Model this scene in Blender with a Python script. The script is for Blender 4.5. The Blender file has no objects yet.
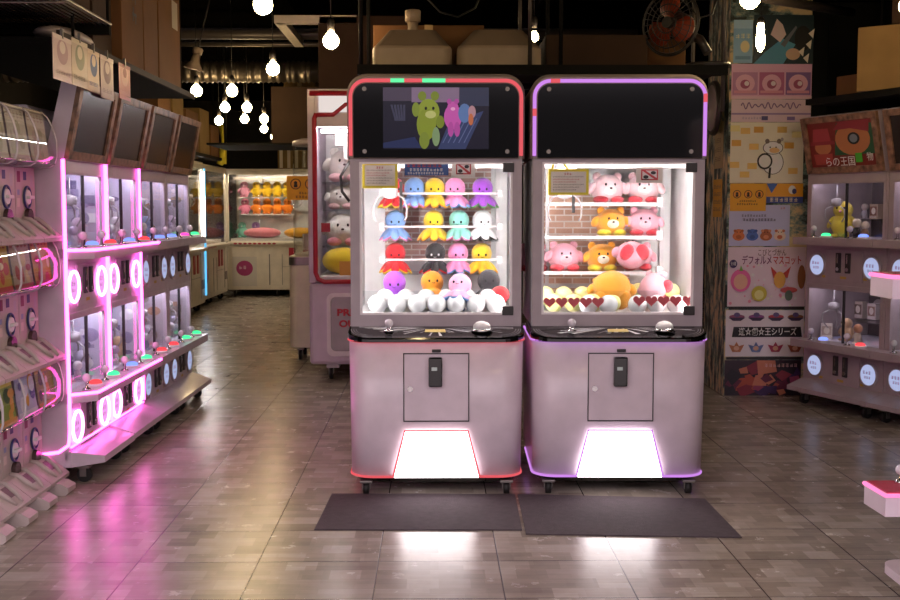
import bpy, bmesh, math, random
from mathutils import Vector, Matrix, Euler
random.seed(11)
S = bpy.context.scene
COL = S.collection
PI = math.pi
# ------------------------------------------------------------------ camera
FOC, CAMH = 1125.0, 1.36
PITCH, YAW = math.atan(91 / FOC), math.atan(16 / FOC)
cam_d = bpy.data.cameras.new('camera'); cam = bpy.data.objects.new('camera', cam_d); COL.objects.link(cam)
cam_d.sensor_width = 36.0; cam_d.lens = FOC * 36.0 / 900.0; cam_d.clip_start = 0.05
cam.location = (0, 0, CAMH); cam.rotation_euler = (PI / 2 - PITCH, 0, -YAW)
S.camera = cam
_R = Vector((math.cos(YAW), -math.sin(YAW), 0))
_F = Vector((math.sin(YAW) * math.cos(PITCH), math.cos(YAW) * math.cos(PITCH), -math.sin(PITCH)))
_U = _R.cross(_F)
def at(px, py, Y):
    """the point of the place seen at a pixel of the photograph, at depth Y"""
    d = _F * FOC + _R * (px - 450) - _U * (py - 300)
    return Vector((0, 0, CAMH)) + d * (Y / d.y)

# ------------------------------------------------------------------ colours and materials
def lin(h):
    h = h.lstrip('#'); o = []
    for i in (0, 2, 4):
        v = int(h[i:i + 2], 16) / 255
        o.append(v / 12.92 if v <= .04045 else ((v + .055) / 1.055) ** 2.4)
    return tuple(o) + (1.0,)
def newmat(name):
    m = bpy.data.materials.new(name); m.use_nodes = True
    nt = m.node_tree; return m, nt, nt.nodes['Principled BSDF']
def nd(nt, t, **kw):
    n = nt.nodes.new(t)
    for k, v in kw.items():
        if hasattr(n, k) and k not in n.inputs: setattr(n, k, v)
        else: n.inputs[k].default_value = v
    return n
def mk(name, col, rough=.5, metal=0., var=.07, scale=9., bump=0., coat=0., spec=.5, sheen=0., bscale=None, gain=1.):
    m, nt, p = newmat(name); L = nt.links.new
    c = tuple(min(.85, x * gain) for x in lin(col)[:3])
    tc = nd(nt, 'ShaderNodeTexCoord')
    n = nd(nt, 'ShaderNodeTexNoise', Scale=scale, Detail=4.0)
    L(tc.outputs['Object'], n.inputs['Vector'])
    r = nd(nt, 'ShaderNodeValToRGB')
    r.color_ramp.elements[0].position = .3; r.color_ramp.elements[1].position = .7
    r.color_ramp.elements[0].color = tuple(max(0, x * (1 - var)) for x in c[:3]) + (1,)
    r.color_ramp.elements[1].color = tuple(min(1, x * (1 + var)) for x in c[:3]) + (1,)
    L(n.outputs['Fac'], r.inputs['Fac']); L(r.outputs['Color'], p.inputs['Base Color'])
    p.inputs['Roughness'].default_value = rough; p.inputs['Metallic'].default_value = metal
    p.inputs['Specular IOR Level'].default_value = spec
    if coat: p.inputs['Coat Weight'].default_value = coat; p.inputs['Coat Roughness'].default_value = .08
    if sheen: p.inputs['Sheen Weight'].default_value = sheen; p.inputs['Sheen Roughness'].default_value = .4
    if bump:
        n2 = nd(nt, 'ShaderNodeTexNoise', Scale=bscale or scale * 8, Detail=3.0); L(tc.outputs['Object'], n2.inputs['Vector'])
        b = nd(nt, 'ShaderNodeBump', Strength=bump, Distance=.01); L(n2.outputs['Fac'], b.inputs['Height']); L(b.outputs['Normal'], p.inputs['Normal'])
    return m
def vcmat(name, rough=.5, coat=0., emis=0.):
    m, nt, p = newmat(name); L = nt.links.new
    a = nd(nt, 'ShaderNodeVertexColor', layer_name='Col')
    n = nd(nt, 'ShaderNodeTexNoise', Scale=14.0)
    mx = nd(nt, 'ShaderNodeMixRGB', blend_type='MULTIPLY', Fac=.12)
    L(a.outputs['Color'], mx.inputs[1]); L(n.outputs['Color'], mx.inputs[2]); L(mx.outputs[0], p.inputs['Base Color'])
    p.inputs['Roughness'].default_value = rough
    if coat: p.inputs['Coat Weight'].default_value = coat
    if emis:
        L(a.outputs['Color'], p.inputs['Emission Color']); p.inputs['Emission Strength'].default_value = emis
    return m
def emit(name, col, st):
    m = bpy.data.materials.new(name); m.use_nodes = True; nt = m.node_tree; nt.nodes.clear()
    e = nd(nt, 'ShaderNodeEmission', Color=lin(col), Strength=st); o = nd(nt, 'ShaderNodeOutputMaterial')
    nt.links.new(e.outputs[0], o.inputs[0]); return m
def glass(name, tint='#ffffff', refl=1.0, rough=.02):
    m = bpy.data.materials.new(name); m.use_nodes = True; nt = m.node_tree; nt.nodes.clear(); L = nt.links.new
    t = nd(nt, 'ShaderNodeBsdfTransparent', Color=lin(tint)); g = nd(nt, 'ShaderNodeBsdfGlossy', Roughness=rough)
    lw = nd(nt, 'ShaderNodeLayerWeight', Blend=.5); pw = nd(nt, 'ShaderNodeMath', operation='POWER'); pw.inputs[1].default_value = 4.0
    k = nd(nt, 'ShaderNodeMath', operation='MULTIPLY_ADD'); k.inputs[1].default_value = .5 * refl; k.inputs[2].default_value = .022 * refl; k.use_clamp = True
    mx = nd(nt, 'ShaderNodeMixShader'); o = nd(nt, 'ShaderNodeOutputMaterial')
    L(lw.outputs['Facing'], pw.inputs[0]); L(pw.outputs[0], k.inputs[0]); L(k.outputs[0], mx.inputs[0]); L(t.outputs[0], mx.inputs[1]); L(g.outputs[0], mx.inputs[2]); L(mx.outputs[0], o.inputs[0])
    return m
def brickmat(name, c1, c2, mortar, bw, rh, ms):
    m, nt, p = newmat(name); L = nt.links.new
    tc = nd(nt, 'ShaderNodeTexCoord'); sp = nd(nt, 'ShaderNodeSeparateXYZ'); cb = nd(nt, 'ShaderNodeCombineXYZ')
    L(tc.outputs['Object'], sp.inputs[0]); L(sp.outputs['X'], cb.inputs['X']); L(sp.outputs['Z'], cb.inputs['Y'])
    b = nd(nt, 'ShaderNodeTexBrick', Color1=lin(c1), Color2=lin(c2), Mortar=lin(mortar), Scale=1.0)
    b.inputs['Brick Width'].default_value = bw; b.inputs['Row Height'].default_value = rh; b.inputs['Mortar Size'].default_value = ms
    L(cb.outputs[0], b.inputs['Vector']); L(b.outputs['Color'], p.inputs['Base Color']); p.inputs['Roughness'].default_value = .7
    return m
def floormat():
    m, nt, p = newmat('tile_floor'); L = nt.links.new
    g = nd(nt, 'ShaderNodeNewGeometry'); mp = nd(nt, 'ShaderNodeMapping')
    mp.inputs['Location'].default_value = (.216 + 46.4, -3.843 + 42.0, 0); L(g.outputs['Position'], mp.inputs['Vector'])
    def brick(c1, c2, mo, w, h, ms, off, bias=0.):
        b = nd(nt, 'ShaderNodeTexBrick', Color1=lin(c1), Color2=lin(c2), Mortar=lin(mo), Scale=1.0)
        b.offset = off; b.inputs['Brick Width'].default_value = w; b.inputs['Row Height'].default_value = h
        b.inputs['Mortar Size'].default_value = ms; b.inputs['Bias'].default_value = bias; b.inputs['Mortar Smooth'].default_value = .3
        L(mp.outputs[0], b.inputs['Vector']); return b
    pl = brick('#e6dacd', '#b9ab9e', '#bdaf9f', .200, .0525, .0008, .37)
    pl2 = brick('#ffffff', '#bdb6b0', '#ffffff', .116, .105, .0, .5)
    jt = brick('#ffffff', '#ffffff', '#241d1b', .464, .42, .0028, 0.)
    n = nd(nt, 'ShaderNodeTexNoise', Scale=9.0, Detail=8.0, Roughness=.65); L(mp.outputs[0], n.inputs['Vector'])
    st = nd(nt, 'ShaderNodeMapping'); st.inputs['Scale'].default_value = (4, 60, 1); L(g.outputs['Position'], st.inputs['Vector'])
    n2 = nd(nt, 'ShaderNodeTexNoise', Scale=1.0, Detail=5.0); L(st.outputs[0], n2.inputs['Vector'])
    def mul(a, b, f):
        x = nd(nt, 'ShaderNodeMixRGB', blend_type='MULTIPLY', Fac=f); L(a, x.inputs[1]); L(b, x.inputs[2]); return x.outputs[0]
    soft = nd(nt, 'ShaderNodeMixRGB', Fac=.45); soft.inputs[2].default_value = lin('#d6c8ba'); L(pl.outputs[0], soft.inputs[1])
    c = mul(soft.outputs[0], pl2.outputs[0], .8); c = mul(c, n.outputs['Fac'], .45); c = mul(c, n2.outputs['Fac'], .35); c = mul(c, jt.outputs[0], 1.0)
    L(c, p.inputs['Base Color'])
    mr = nd(nt, 'ShaderNodeMapRange'); mr.inputs['To Min'].default_value = .16; mr.inputs['To Max'].default_value = .34
    L(n.outputs['Fac'], mr.inputs['Value']); L(mr.outputs[0], p.inputs['Roughness'])
    p.inputs['Specular IOR Level'].default_value = .5
    bp = nd(nt, 'ShaderNodeBump', Strength=.25, Distance=.003); L(jt.outputs[0], bp.inputs['Height']); L(bp.outputs[0], p.inputs['Normal'])
    return m
def peelmat():
    m, nt, p = newmat('peeling_paint'); L = nt.links.new
    tc = nd(nt, 'ShaderNodeTexCoord'); mp = nd(nt, 'ShaderNodeMapping'); mp.inputs['Scale'].default_value = (1, 5, 1.6)
    L(tc.outputs['Object'], mp.inputs[0]); n = nd(nt, 'ShaderNodeTexNoise', Scale=3.2, Detail=9.0, Roughness=.7); L(mp.outputs[0], n.inputs[0])
    r = nd(nt, 'ShaderNodeValToRGB'); e = r.color_ramp.elements
    e[0].position = .44; e[0].color = lin('#2a332f'); e[1].position = .57; e[1].color = lin('#d8c393')
    x = e.new(.5); x.color = lin('#6f8a84'); L(n.outputs['Fac'], r.inputs[0]); L(r.outputs[0], p.inputs['Base Color']); p.inputs['Roughness'].default_value = .6
    return m

M = dict(
    floor=floormat(), black=mk('black_paint', '#080706', .75, spec=.2), wall=mk('dark_wall', '#191311', .8, var=.2), peel=peelmat(),
    shell=mk('off_white_plastic', '#d9c8d2', .32, coat=.2), frame=mk('lilac_grey_frame', '#a99ca2', .35), warmgrey=mk('warm_grey_shell', '#8d8078', .45),
    white=mk('white_plastic', '#e6e0e2', .35), whitewall=mk('white_lining', '#efecec', .5), gloss=mk('black_gloss', '#050505', .08, coat=.5),
    rubber=mk('black_rubber', '#15110f', .6), chrome=mk('chrome', '#d8d4d4', .18, 1.), steel=mk('dull_steel', '#8b8580', .4, .8),
    mat=mk('floor_mat', '#4b3f45', .9, var=.15, scale=30, bump=.5, bscale=240), glass=glass('clear_glass', '#fcfdfd', .8), acrylic=glass('acrylic', '#f9fbfc', 1.5),
    print=vcmat('printed_paper', .45), printg=vcmat('glossy_print', .25, .3), cloth=vcmat('toy_cloth', .85),
    dark=mk('dark_grey_plastic', '#2b2726', .4), brick=brickmat('brick_wallpaper', '#d8b5aa', '#c69d92', '#efe5df', .088, .030, .004),
    brick2=brickmat('pale_brick_wallpaper', '#dcb39c', '#cfa187', '#efe2d9', .095, .034, .004),
    lilac=mk('lilac_plastic', '#cabcc9', .3, coat=.2), lilacin=mk('lilac_lining', '#cfc8d8', .5), cream=mk('cream_plastic', '#e6dccd', .38, coat=.15),
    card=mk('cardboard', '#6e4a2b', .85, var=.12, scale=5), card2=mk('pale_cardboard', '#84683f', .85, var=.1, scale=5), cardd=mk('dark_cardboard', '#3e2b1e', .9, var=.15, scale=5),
    tape=mk('parcel_tape', '#c7a878', .3), mirror=mk('grey_dome', '#8d8780', .3), claw=mk('claw_grey', '#a8a2a4', .35), capsule=mk('beige_capsule_plastic', '#b8a8a4', .4), greyl=mk('grey_lilac_plastic', '#ab9c9f', .35), red=mk('red_paint', '#b01a2c', .35, coat=.2), redp=mk('red_panel', '#c02848', .25, coat=.3),
    screen=mk('switched_off_screen', '#2c2726', .22, var=.12, scale=3), bezel=mk('printed_brown_bezel', '#80604c', .45, var=.65, scale=22), ceil=mk('matt_black_ceiling', '#070606', .9, spec=0.),
    yellow=mk('yellow_sign', '#d99a1e', .5), paper=mk('white_paper', '#dfd8d3', .7, var=.03), yframe=mk('yellow_tape', '#e8d43a', .5), rope=mk('dark_cable', '#100d0c', .6),
    wood=mk('brown_board', '#2a1c16', .7, var=.2), pipe=mk('grey_pipe', '#4a4340', .4, .4), tin=mk('galvanised_duct', '#6b6258', .35, .7, var=.2),
    orange=mk('orange_blade', '#8a2f12', .5), balls=mk('white_ball', '#efedf0', .3, coat=.3), ballsy=mk('yellow_ball', '#e9e39a', .3, coat=.3),
    clear=mk('milky_clear_plastic', '#d9d0d8', .15, coat=.5), sticker=mk('red_heart', '#cf555f', .5),
    bulb=emit('bulb_light', '#ffdda2', 85.), neonp=emit('pink_neon', '#ff52c4', 9.), neonring=emit('pink_white_ring', '#ff74d2', 9.), neonr=emit('red_neon', '#ee5f68', .95), neong=emit('green_neon', '#6dffae', 1.0),
    neonv=emit('violet_neon', '#d58cf0', 1.0), led=emit('white_led', '#fff6f4', 95.), ledlow=emit('soft_white_led', '#efeaff', 60.), ledlow2=emit('dim_white_led', '#f4ecff', 22.), kick=emit('white_light_panel', '#fff2f4', 7.),
    disc=emit('bluish_light_disc', '#c9d2ff', .72), pinkdisc=emit('pink_light_disc', '#f0a0ee', 1.1), warmled=emit('warm_led', '#ffeccf', 90.),
    video=vcmat('video_picture', .2, 0, .38), bgreen=emit('green_button', '#49ff9b', 1.5), bblue=emit('blue_button', '#7b93ff', 1.6), bred=emit('red_button', '#ff4a50', 1.4), bpink=emit('magenta_button', '#ff50b8', 1.5),
    bgreend=emit('pale_green_button', '#6fdc9a', .7), neonpk=emit('soft_pink_neon', '#ff86c0', 1.4), rainbow=emit('cyan_neon', '#69c6ff', 1.2),
)
def _translucent(m, f):
    nt = m.node_tree; L = nt.links.new; p = nt.nodes['Principled BSDF']; o = nt.nodes['Material Output']
    t = nd(nt, 'ShaderNodeBsdfTranslucent', Color=lin('#efe8e2')); mx = nd(nt, 'ShaderNodeMixShader', Fac=f)
    L(p.outputs[0], mx.inputs[1]); L(t.outputs[0], mx.inputs[2]); L(mx.outputs[0], o.inputs['Surface'])
_translucent(M['paper'], .3)
_pl = {}
def plush(col):
    if col not in _pl: _pl[col] = mk('plush_' + col[1:], col, .95, var=.06, scale=30, bump=.6, bscale=320, sheen=.35)
    return _pl[col]

GAIN = [1.0]
# ------------------------------------------------------------------ mesh builder
class MB:
    def __init__(s, c='#ffffff'):
        s.v = []; s.f = []; s.sm = []; s.fc = []; s.c = lin(c); s.M = None; s.k = 0
    def col(s, h):
        c = lin(h); s.c = tuple(min(.9, x * GAIN[0]) for x in c[:3]) + (1.0,); return s
    def add(s, vs, fs, smooth=False):
        o = len(s.v)
        s.v += [tuple(s.M @ Vector(v)) if s.M else tuple(v) for v in vs]
        for f in fs:
            s.f.append([i + o for i in f]); s.sm.append(smooth); s.fc.append(s.c)
        return s
    def bx(s, x0, x1, y0, y1, z0, z1, b=0., rot=None):
        c = Vector(((x0 + x1) / 2, (y0 + y1) / 2, (z0 + z1) / 2)); d = ((x1 - x0), (y1 - y0), (z1 - z0))
        bm = bmesh.new(); bmesh.ops.create_cube(bm, size=1.0)
        for v in bm.verts: v.co = Vector((v.co.x * d[0], v.co.y * d[1], v.co.z * d[2]))
        b = min(b, .45 * min(abs(q) for q in d))
        if b > 0: bmesh.ops.bevel(bm, geom=bm.edges[:], offset=b, segments=2, affect='EDGES', profile=.5)
        bm.verts.ensure_lookup_table()
        R = rot or Matrix.Identity(3)
        vs = [c + R @ v.co for v in bm.verts]; fs = [[v.index for v in f.verts] for f in bm.faces]; bm.free()
        return s.add(vs, fs, False)
    def loft(s, loops, cap=True, smooth=False, closed=True):
        n = len(loops[0]); vs = [p for l in loops for p in l]; fs = []
        for k in range(len(loops) - 1):
            for i in range(n if closed else n - 1):
                j = (i + 1) % n; fs.append([k * n + i, k * n + j, (k + 1) * n + j, (k + 1) * n + i])
        s.add(vs, fs, smooth)
        if cap: s.add(loops[0], [list(range(n))[::-1]]); s.add(loops[-1], [list(range(n))])
        return s
    def prism(s, poly, a, b, plane='xy', smooth=False):
        P = {'xy': lambda p, t: (p[0], p[1], t), 'xz': lambda p, t: (p[0], t, p[1]), 'yz': lambda p, t: (t, p[0], p[1])}[plane]
        return s.loft([[P(p, a) for p in poly], [P(p, b) for p in poly]], smooth=smooth)
    def ring(s, outer, inner, a, b):
        n = len(outer); X = lambda p, t: (p[0], t, p[1])
        vs = [X(p, a) for p in outer] + [X(p, a) for p in inner] + [X(p, b) for p in outer] + [X(p, b) for p in inner]; fs = []
        for i in range(n):
            j = (i + 1) % n
            fs += [[i, j, n + j, n + i], [2 * n + j, 2 * n + i, 3 * n + i, 3 * n + j], [j, i, 2 * n + i, 2 * n + j], [n + i, n + j, 3 * n + j, 3 * n + i]]
        return s.add(vs, fs)
    def tube(s, pts, r, seg=8, closed=False, cap=True):
        pts = [Vector(p) for p in pts]; n = len(pts); loops = []; nrm = None
        rr = r if isinstance(r, (list, tuple)) else [r] * n
        for i, p in enumerate(pts):
            if closed: t = (pts[(i + 1) % n] - pts[i - 1]).normalized()
            else: t = (pts[min(i + 1, n - 1)] - pts[max(i - 1, 0)]).normalized()
            if nrm is None: nrm = t.orthogonal().normalized()
            else: nrm = (nrm - t * nrm.dot(t)).normalized()
            bn = t.cross(nrm)
            loops.append([p + (nrm * math.cos(2 * PI * k / seg) + bn * math.sin(2 * PI * k / seg)) * rr[i] for k in range(seg)])
        if closed: loops.append(loops[0][:]); return s.loft(loops, cap=False, smooth=True)
        return s.loft(loops, cap=cap, smooth=True)
    def cyl(s, p0, p1, r0, r1=None, seg=20):
        p0, p1 = Vector(p0), Vector(p1); t = (p1 - p0).normalized(); n = t.orthogonal().normalized(); b = t.cross(n)
        C = lambda p, r: [p + (n * math.cos(2 * PI * k / seg) + b * math.sin(2 * PI * k / seg)) * r for k in range(seg)]
        return s.loft([C(p0, r0), C(p1, r0 if r1 is None else r1)], smooth=True)
    def sph(s, c, r, seg=18, rings=10, rot=None, smooth=True):
        rx, ry, rz = (r, r, r) if not isinstance(r, (tuple, list)) else r
        R = rot or Matrix.Identity(3); c = Vector(c)
        loops = []
        for i in range(1, rings):
            a = PI * i / rings
            loops.append([c + R @ Vector((rx * math.sin(a) * math.cos(2 * PI * k / seg), ry * math.sin(a) * math.sin(2 * PI * k / seg), rz * math.cos(a))) for k in range(seg)])
        s.loft(loops, cap=False, smooth=smooth)
        t = c + R @ Vector((0, 0, rz)); b = c - R @ Vector((0, 0, rz)); L = loops[0]; K = loops[-1]
        s.add(L + [t], [[i, (i + 1) % seg, seg] for i in range(seg)], smooth)
        return s.add(K + [b], [[(i + 1) % seg, i, seg] for i in range(seg)], smooth)
    def lathe(s, prof, c=(0, 0, 0), seg=28, smooth=True, axis=None):
        c = Vector(c); A = axis or Matrix.Identity(3)
        loops = [[c + A @ Vector((r * math.cos(2 * PI * k / seg), r * math.sin(2 * PI * k / seg), z)) for k in range(seg)] for r, z in prof]
        return s.loft(loops, cap=True, smooth=smooth)
    # flat print shapes, on the plane facing -y, stacked in thin layers of ink
    def _y(s): s.k += 1; return -.0012 - .0003 * s.k
    def fl(s, pts, c=None):
        if c: s.col(c)
        y = s._y(); return s.add([(p[0], y, p[1]) for p in pts], [list(range(len(pts)))])
    def rc(s, x0, x1, z0, z1, c=None): return s.fl([(x0, z0), (x1, z0), (x1, z1), (x0, z1)], c)
    def el(s, x, z, rx, rz=None, c=None, n=20):
        rz = rx if rz is None else rz
        return s.fl([(x + rx * math.cos(2 * PI * k / n), z + rz * math.sin(2 * PI * k / n)) for k in range(n)], c)
    def build(s, name, mat, parent=None):
        me = bpy.data.meshes.new(name); me.from_pydata(s.v, [], s.f)
        me.polygons.foreach_set('use_smooth', s.sm)
        at_ = me.color_attributes.new('Col', 'FLOAT_COLOR', 'CORNER'); buf = []
        for f, c in zip(s.f, s.fc): buf += list(c) * len(f)
        at_.data.foreach_set('color', buf)
        bm = bmesh.new(); bm.from_mesh(me); bmesh.ops.remove_doubles(bm, verts=bm.verts, dist=1e-6)
        if s.k == 0: bmesh.ops.recalc_face_normals(bm, faces=bm.faces)
        bm.to_mesh(me); bm.free(); me.update()
        me.materials.append(mat)
        o = bpy.data.objects.new(name, me); COL.objects.link(o)
        if parent is not None: o.parent = parent
        return o
def tag(o, label=None, cat=None, group=None, kind=None):
    for k, v in (('label', label), ('category', cat), ('group', group), ('kind', kind)):
        if v: o[k] = v
    return o
def thing(name, label, cat, loc=(0, 0, 0), rz=0., group=None):
    o = bpy.data.objects.new(name, None); o.empty_display_size = .1; COL.objects.link(o); o.location = loc; o.rotation_euler = (0, 0, rz)
    return tag(o, label, cat, group)
def copy_tree(o, loc=None, rz=None, label=None, group=None, parent=None):
    c = o.copy(); COL.objects.link(c)
    if parent is not None: c.parent = parent
    for ch in list(o.children): copy_tree(ch, parent=c)
    if loc is not None: c.location = loc
    if rz is not None: c.rotation_euler = (0, 0, rz)
    return tag(c, label, None, group)
def struct(name, mb, mat): return tag(mb.build(name, mat), kind='structure')
def text(body, size, x, z, mat, parent, y=-.004, width=None, name='lettering', rot=None, bold=0.):
    cu = bpy.data.curves.new('t', 'FONT'); cu.body = body; cu.size = size; cu.align_x = 'CENTER'; cu.align_y = 'CENTER'; cu.extrude = .0006; cu.offset = bold; cu.resolution_u = 3
    t = bpy.data.objects.new('t', cu); COL.objects.link(t)
    dg = bpy.context.evaluated_depsgraph_get(); me = bpy.data.meshes.new_from_object(t.evaluated_get(dg))
    bpy.data.objects.remove(t); bpy.data.curves.remove(cu)
    if width and len(me.vertices):
        w = max(v.co.x for v in me.vertices) - min(v.co.x for v in me.vertices)
        if w > 0:
            for v in me.vertices: v.co.x *= width / w
    me.materials.clear(); me.materials.append(mat)
    o = bpy.data.objects.new(name, me); COL.objects.link(o); o.parent = parent
    o.location = (x, y, z); o.rotation_euler = rot or (PI / 2, 0, 0)
    return o
def rrect(x0, x1, y0, y1, rf, rb, n=6):
    """plan outline; rf rounds the two corners at y0, rb those at y1"""
    o = []
    for cx, cy, r, a0 in ((x0 + rf, y0 + rf, rf, PI), (x1 - rf, y0 + rf, rf, 1.5 * PI), (x1 - rb, y1 - rb, rb, 0), (x0 + rb, y1 - rb, rb, .5 * PI)):
        for k in range(n + 1):
            a = a0 + .5 * PI * k / n; o.append((cx + r * math.cos(a), cy + r * math.sin(a)))
    return o
def rz3(a): return Matrix.Rotation(a, 3, 'Z')
def rx3(a): return Matrix.Rotation(a, 3, 'X')
def ry3(a): return Matrix.Rotation(a, 3, 'Y')
def caster(parent, x, y, r=.035, z=0.):
    c = MB().bx(x - .03, x + .03, y - .03, y + .03, z + 2 * r, z + 2 * r + .012, .002)
    for sx in (-1, 1): c.bx(x + sx * .018 - .002, x + sx * .018 + .002, y - .012, y + .02, z + r * .8, z + 2 * r + .004)
    o = c.build('caster', M['steel'], parent)
    MB().cyl((x - .013, y, z + r), (x + .013, y, z + r), r, seg=18).build('wheel', M['rubber'], o)
# ------------------------------------------------------------------ the setting
XL, XR, YB, CEIL = -4.3, 4.6, 18.9, 3.15
struct('floor', MB().bx(XL - .1, XR + .1, -3, YB + .1, -.1, 0), M['floor'])
struct('ceiling', MB().bx(XL - .1, XR + .1, 1.2, YB + .1, CEIL, CEIL + .1), M['ceil'])
struct('wall_left', MB().bx(XL - .1, XL, 1.2, YB, 0, CEIL), M['wall'])
struct('wall_right', MB().bx(XR, XR + .1, 1.2, YB, 0, CEIL), M['wall'])
struct('wall_back', MB().bx(XL - .1, XR + .1, YB, YB + .1, 0, CEIL), M['wall'])
struct('pillar', MB().bx(2.115, 2.70, 8.12, 8.75, 0, CEIL), M['peel'])
bs = MB()
for x in (-3.2, -1.2, .9, 3.0): bs.bx(x - .06, x + .06, 3.2, YB - .01, 2.98, CEIL - .002)
struct('trim_1', bs, M['ceil'])
# pipes and ducts under the ceiling
for Y, z, r, x0, x1, mat, lb in ((8.4, 2.92, .028, -1.6, 3.9, 'pipe', 'thin grey pipe across the ceiling above the red framed machine, nearest of the pipes'),
                            (10.1, 2.90, .05, -4.2, 1.8, 'pipe', 'thick grey pipe across the dark ceiling, second pipe from the shop front'),
                            (10.6, 2.88, .022, -4.2, 1.4, 'tin', 'thin shiny conduit crossing the ceiling just behind the thick grey pipe'),
                            (12.3, 2.90, .026, -4.2, .8, 'tin', 'shiny conduit crossing the ceiling above the third hanging bulb')):
    tag(MB().cyl((x0, Y, z), (x1, Y, z), r).build('ceiling_pipe', M[mat]), lb, 'pipe', 'pipes under the ceiling')
d = MB()
for i in range(70):
    x = -4.2 + i * .05
    d.cyl((x, 11.2, 2.70), (x + .025, 11.2, 2.70), .095, .11); d.cyl((x + .025, 11.2, 2.70), (x + .05, 11.2, 2.70), .11, .095)
tag(d.build('flexible_duct', M['tin']), 'ribbed metal duct running under the ceiling above the hanging bulbs', 'duct')
tag(MB().cyl((1.5, 6.2, 2.55), (2.9, 7.9, 2.72), .03).build('ceiling_pipe', M['pipe']), 'grey pipe passing under the ceiling in front of the poster pillar', 'pipe', 'pipes under the ceiling')

# ------------------------------------------------------------------ the two big claw machines
def claw_machine(label, loc, rz, nm, accents, back, backx, backz):
    t = thing('claw_machine', label, 'claw machine', loc, rz, 'tall claw machines side by side')
    lp = lambda z, hw, yf: [(x, y, z) for x, y in rrect(-hw, hw, yf, .76, .11, .03)]
    MB().loft([lp(.090, .408, -.135), lp(.4, .412, -.145), lp(.735, .416, -.15)], smooth=True).build('lower_body', M['shell'], t)
    MB().loft([lp(.060, .385, -.10), lp(.088, .400, -.12)]).build('plinth', M['gloss'], t)
    for sx in (-1, 1):
        for y in (-.10, .66): caster(t, sx * .335, y, .029)
    # control panel, sloping down to the player
    sl = lambda y: .757 + min(1., max(0, (y + .165) / .165)) * .040
    lo = rrect(-.422, .422, -.165, .3, .12, .02, 8); lt = rrect(-.416, .416, -.16, .3, .115, .02, 8)
    cp = MB().loft([[(x, y, .737) for x, y in lo], [(x, y, sl(y) - .006) for x, y in lo], [(x, y, sl(y)) for x, y in lt]], cap=False)
    fr_ = [p for p in lt if p[1] < 0]; h_ = len(fr_) // 2; fr_ = [(-.416, 0)] + fr_ + [(.416, 0)]
    cp.add([(x, y, sl(y)) for x, y in fr_], [list(range(len(fr_)))]); cp.add([(-.416, 0, sl(0)), (.416, 0, sl(0)), (.416, .3, sl(0)), (-.416, .3, sl(0))], [[0, 1, 2, 3]]); cp = cp.build('control_panel', M['gloss'], t)
    g = MB()
    for k in range(34):
        a = PI * (k + .5) / 34 + random.uniform(-.03, .03); w = random.uniform(.012, .04); r0, r1 = random.uniform(.05, .1), random.uniform(.26, .42)
        P = []
        for aa, rr in ((a, r0), (a - w, r1), (a + w, r1)):
            x = max(-.37, min(.37, 1.0 * rr * math.cos(aa))); y = max(-.145, min(-.012, -.012 - .30 * rr * math.sin(aa))); P.append((x, y, sl(y) + .0012))
        g.col(random.choice(['#c4bec4', '#857f86', '#ece6ea', '#4a454b'])); g.add(P, [[0, 1, 2]])
    for q in (.008, .020, .032):
        l = rrect(-.416 + q, .416 - q, -.16 + q, .2, .115 - q, .02, 8)
        l = [p for p in l if p[1] < -.005]; g.col('#8a848c'); l2 = [(x * .99, y + .003) for x, y in l]
        for i in range(len(l) - 1):
            if (l[i][0] < 0) == (l[i + 1][0] < 0): g.add([(a_[0], a_[1], sl(a_[1]) + .001) for a_ in (l[i], l[i + 1], l2[i + 1], l2[i])], [[0, 1, 2, 3]])
    g.build('panel_graphics', M['printg'], cp)
    js = MB().cyl((-.225, -.07, sl(-.07)), (-.225, -.07, .80), .011).lathe([(.026, 0), (.022, .006), (.012, .010)], (-.225, -.07, sl(-.07))).build('joystick', M['chrome'], t)
    MB().sph((-.225, -.07, .818), .021).build('ball_knob', M['clear'], js)
    bt = MB().lathe([(.052, 0), (.052, .012), (.040, .016)], (.218, -.065, sl(-.065) - .003), 28).build('push_button', M['chrome'], t)
    MB().lathe([(.042, .012), (.040, .028), (.028, .040), (.010, .046), (.001, .047)], (.218, -.065, sl(-.065)), 28).build('button_cap', M['white'], bt)
    c = MB('#d8c07a'); c.add([(x, y, sl(y) + .002) for x, y in ((-.055, -.09), (.045, -.09), (.042, -.05), (-.052, -.05))], [[0, 1, 2, 3]]); c.build('instruction_card', M['print'], t)
    # front door, coin unit, light panel
    fy = -.151
    dr = MB().bx(-.152, .152, fy - .002, fy + .03, .362, .682, .004).build('coin_door', M['shell'], t)
    gp = MB()
    for a, b, c_, d_ in ((-.155, .155, .680, .685), (-.155, .155, .359, .364), (-.155, -.151, .36, .684), (.151, .155, .36, .684)): gp.bx(a, b, fy - .003, fy + .01, c_, d_)
    gp.build('door_gap', M['dark'], dr)
    lk = MB().cyl((-.123, fy - .008, .515), (-.123, fy + .01, .515), .013).build('door_lock', M['chrome'], dr)
    MB().bx(-.125, -.121, fy - .0088, fy - .007, .507, .523).build('keyhole', M['dark'], lk) if False else None
    cu = MB().bx(-.036, .028, fy - .032, fy, .528, .668, .006).build('card_reader', M['gloss'], dr)
    MB('#c9d9d6').bx(-.022, .004, fy - .0345, fy - .0325, .606, .622).build('reader_display', M['printg'], cu)
    cs = MB().bx(-.020, .022, fy - .006, fy + .01, .689, .703, .002).build('price_plate', M['dark'], t)
    kp = MB().prism([(-.2, .091), (.2, .091), (.146, .312), (-.146, .312)], fy - .004, fy + .012, 'xz').build('light_panel', M['kick'], t)
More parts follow.
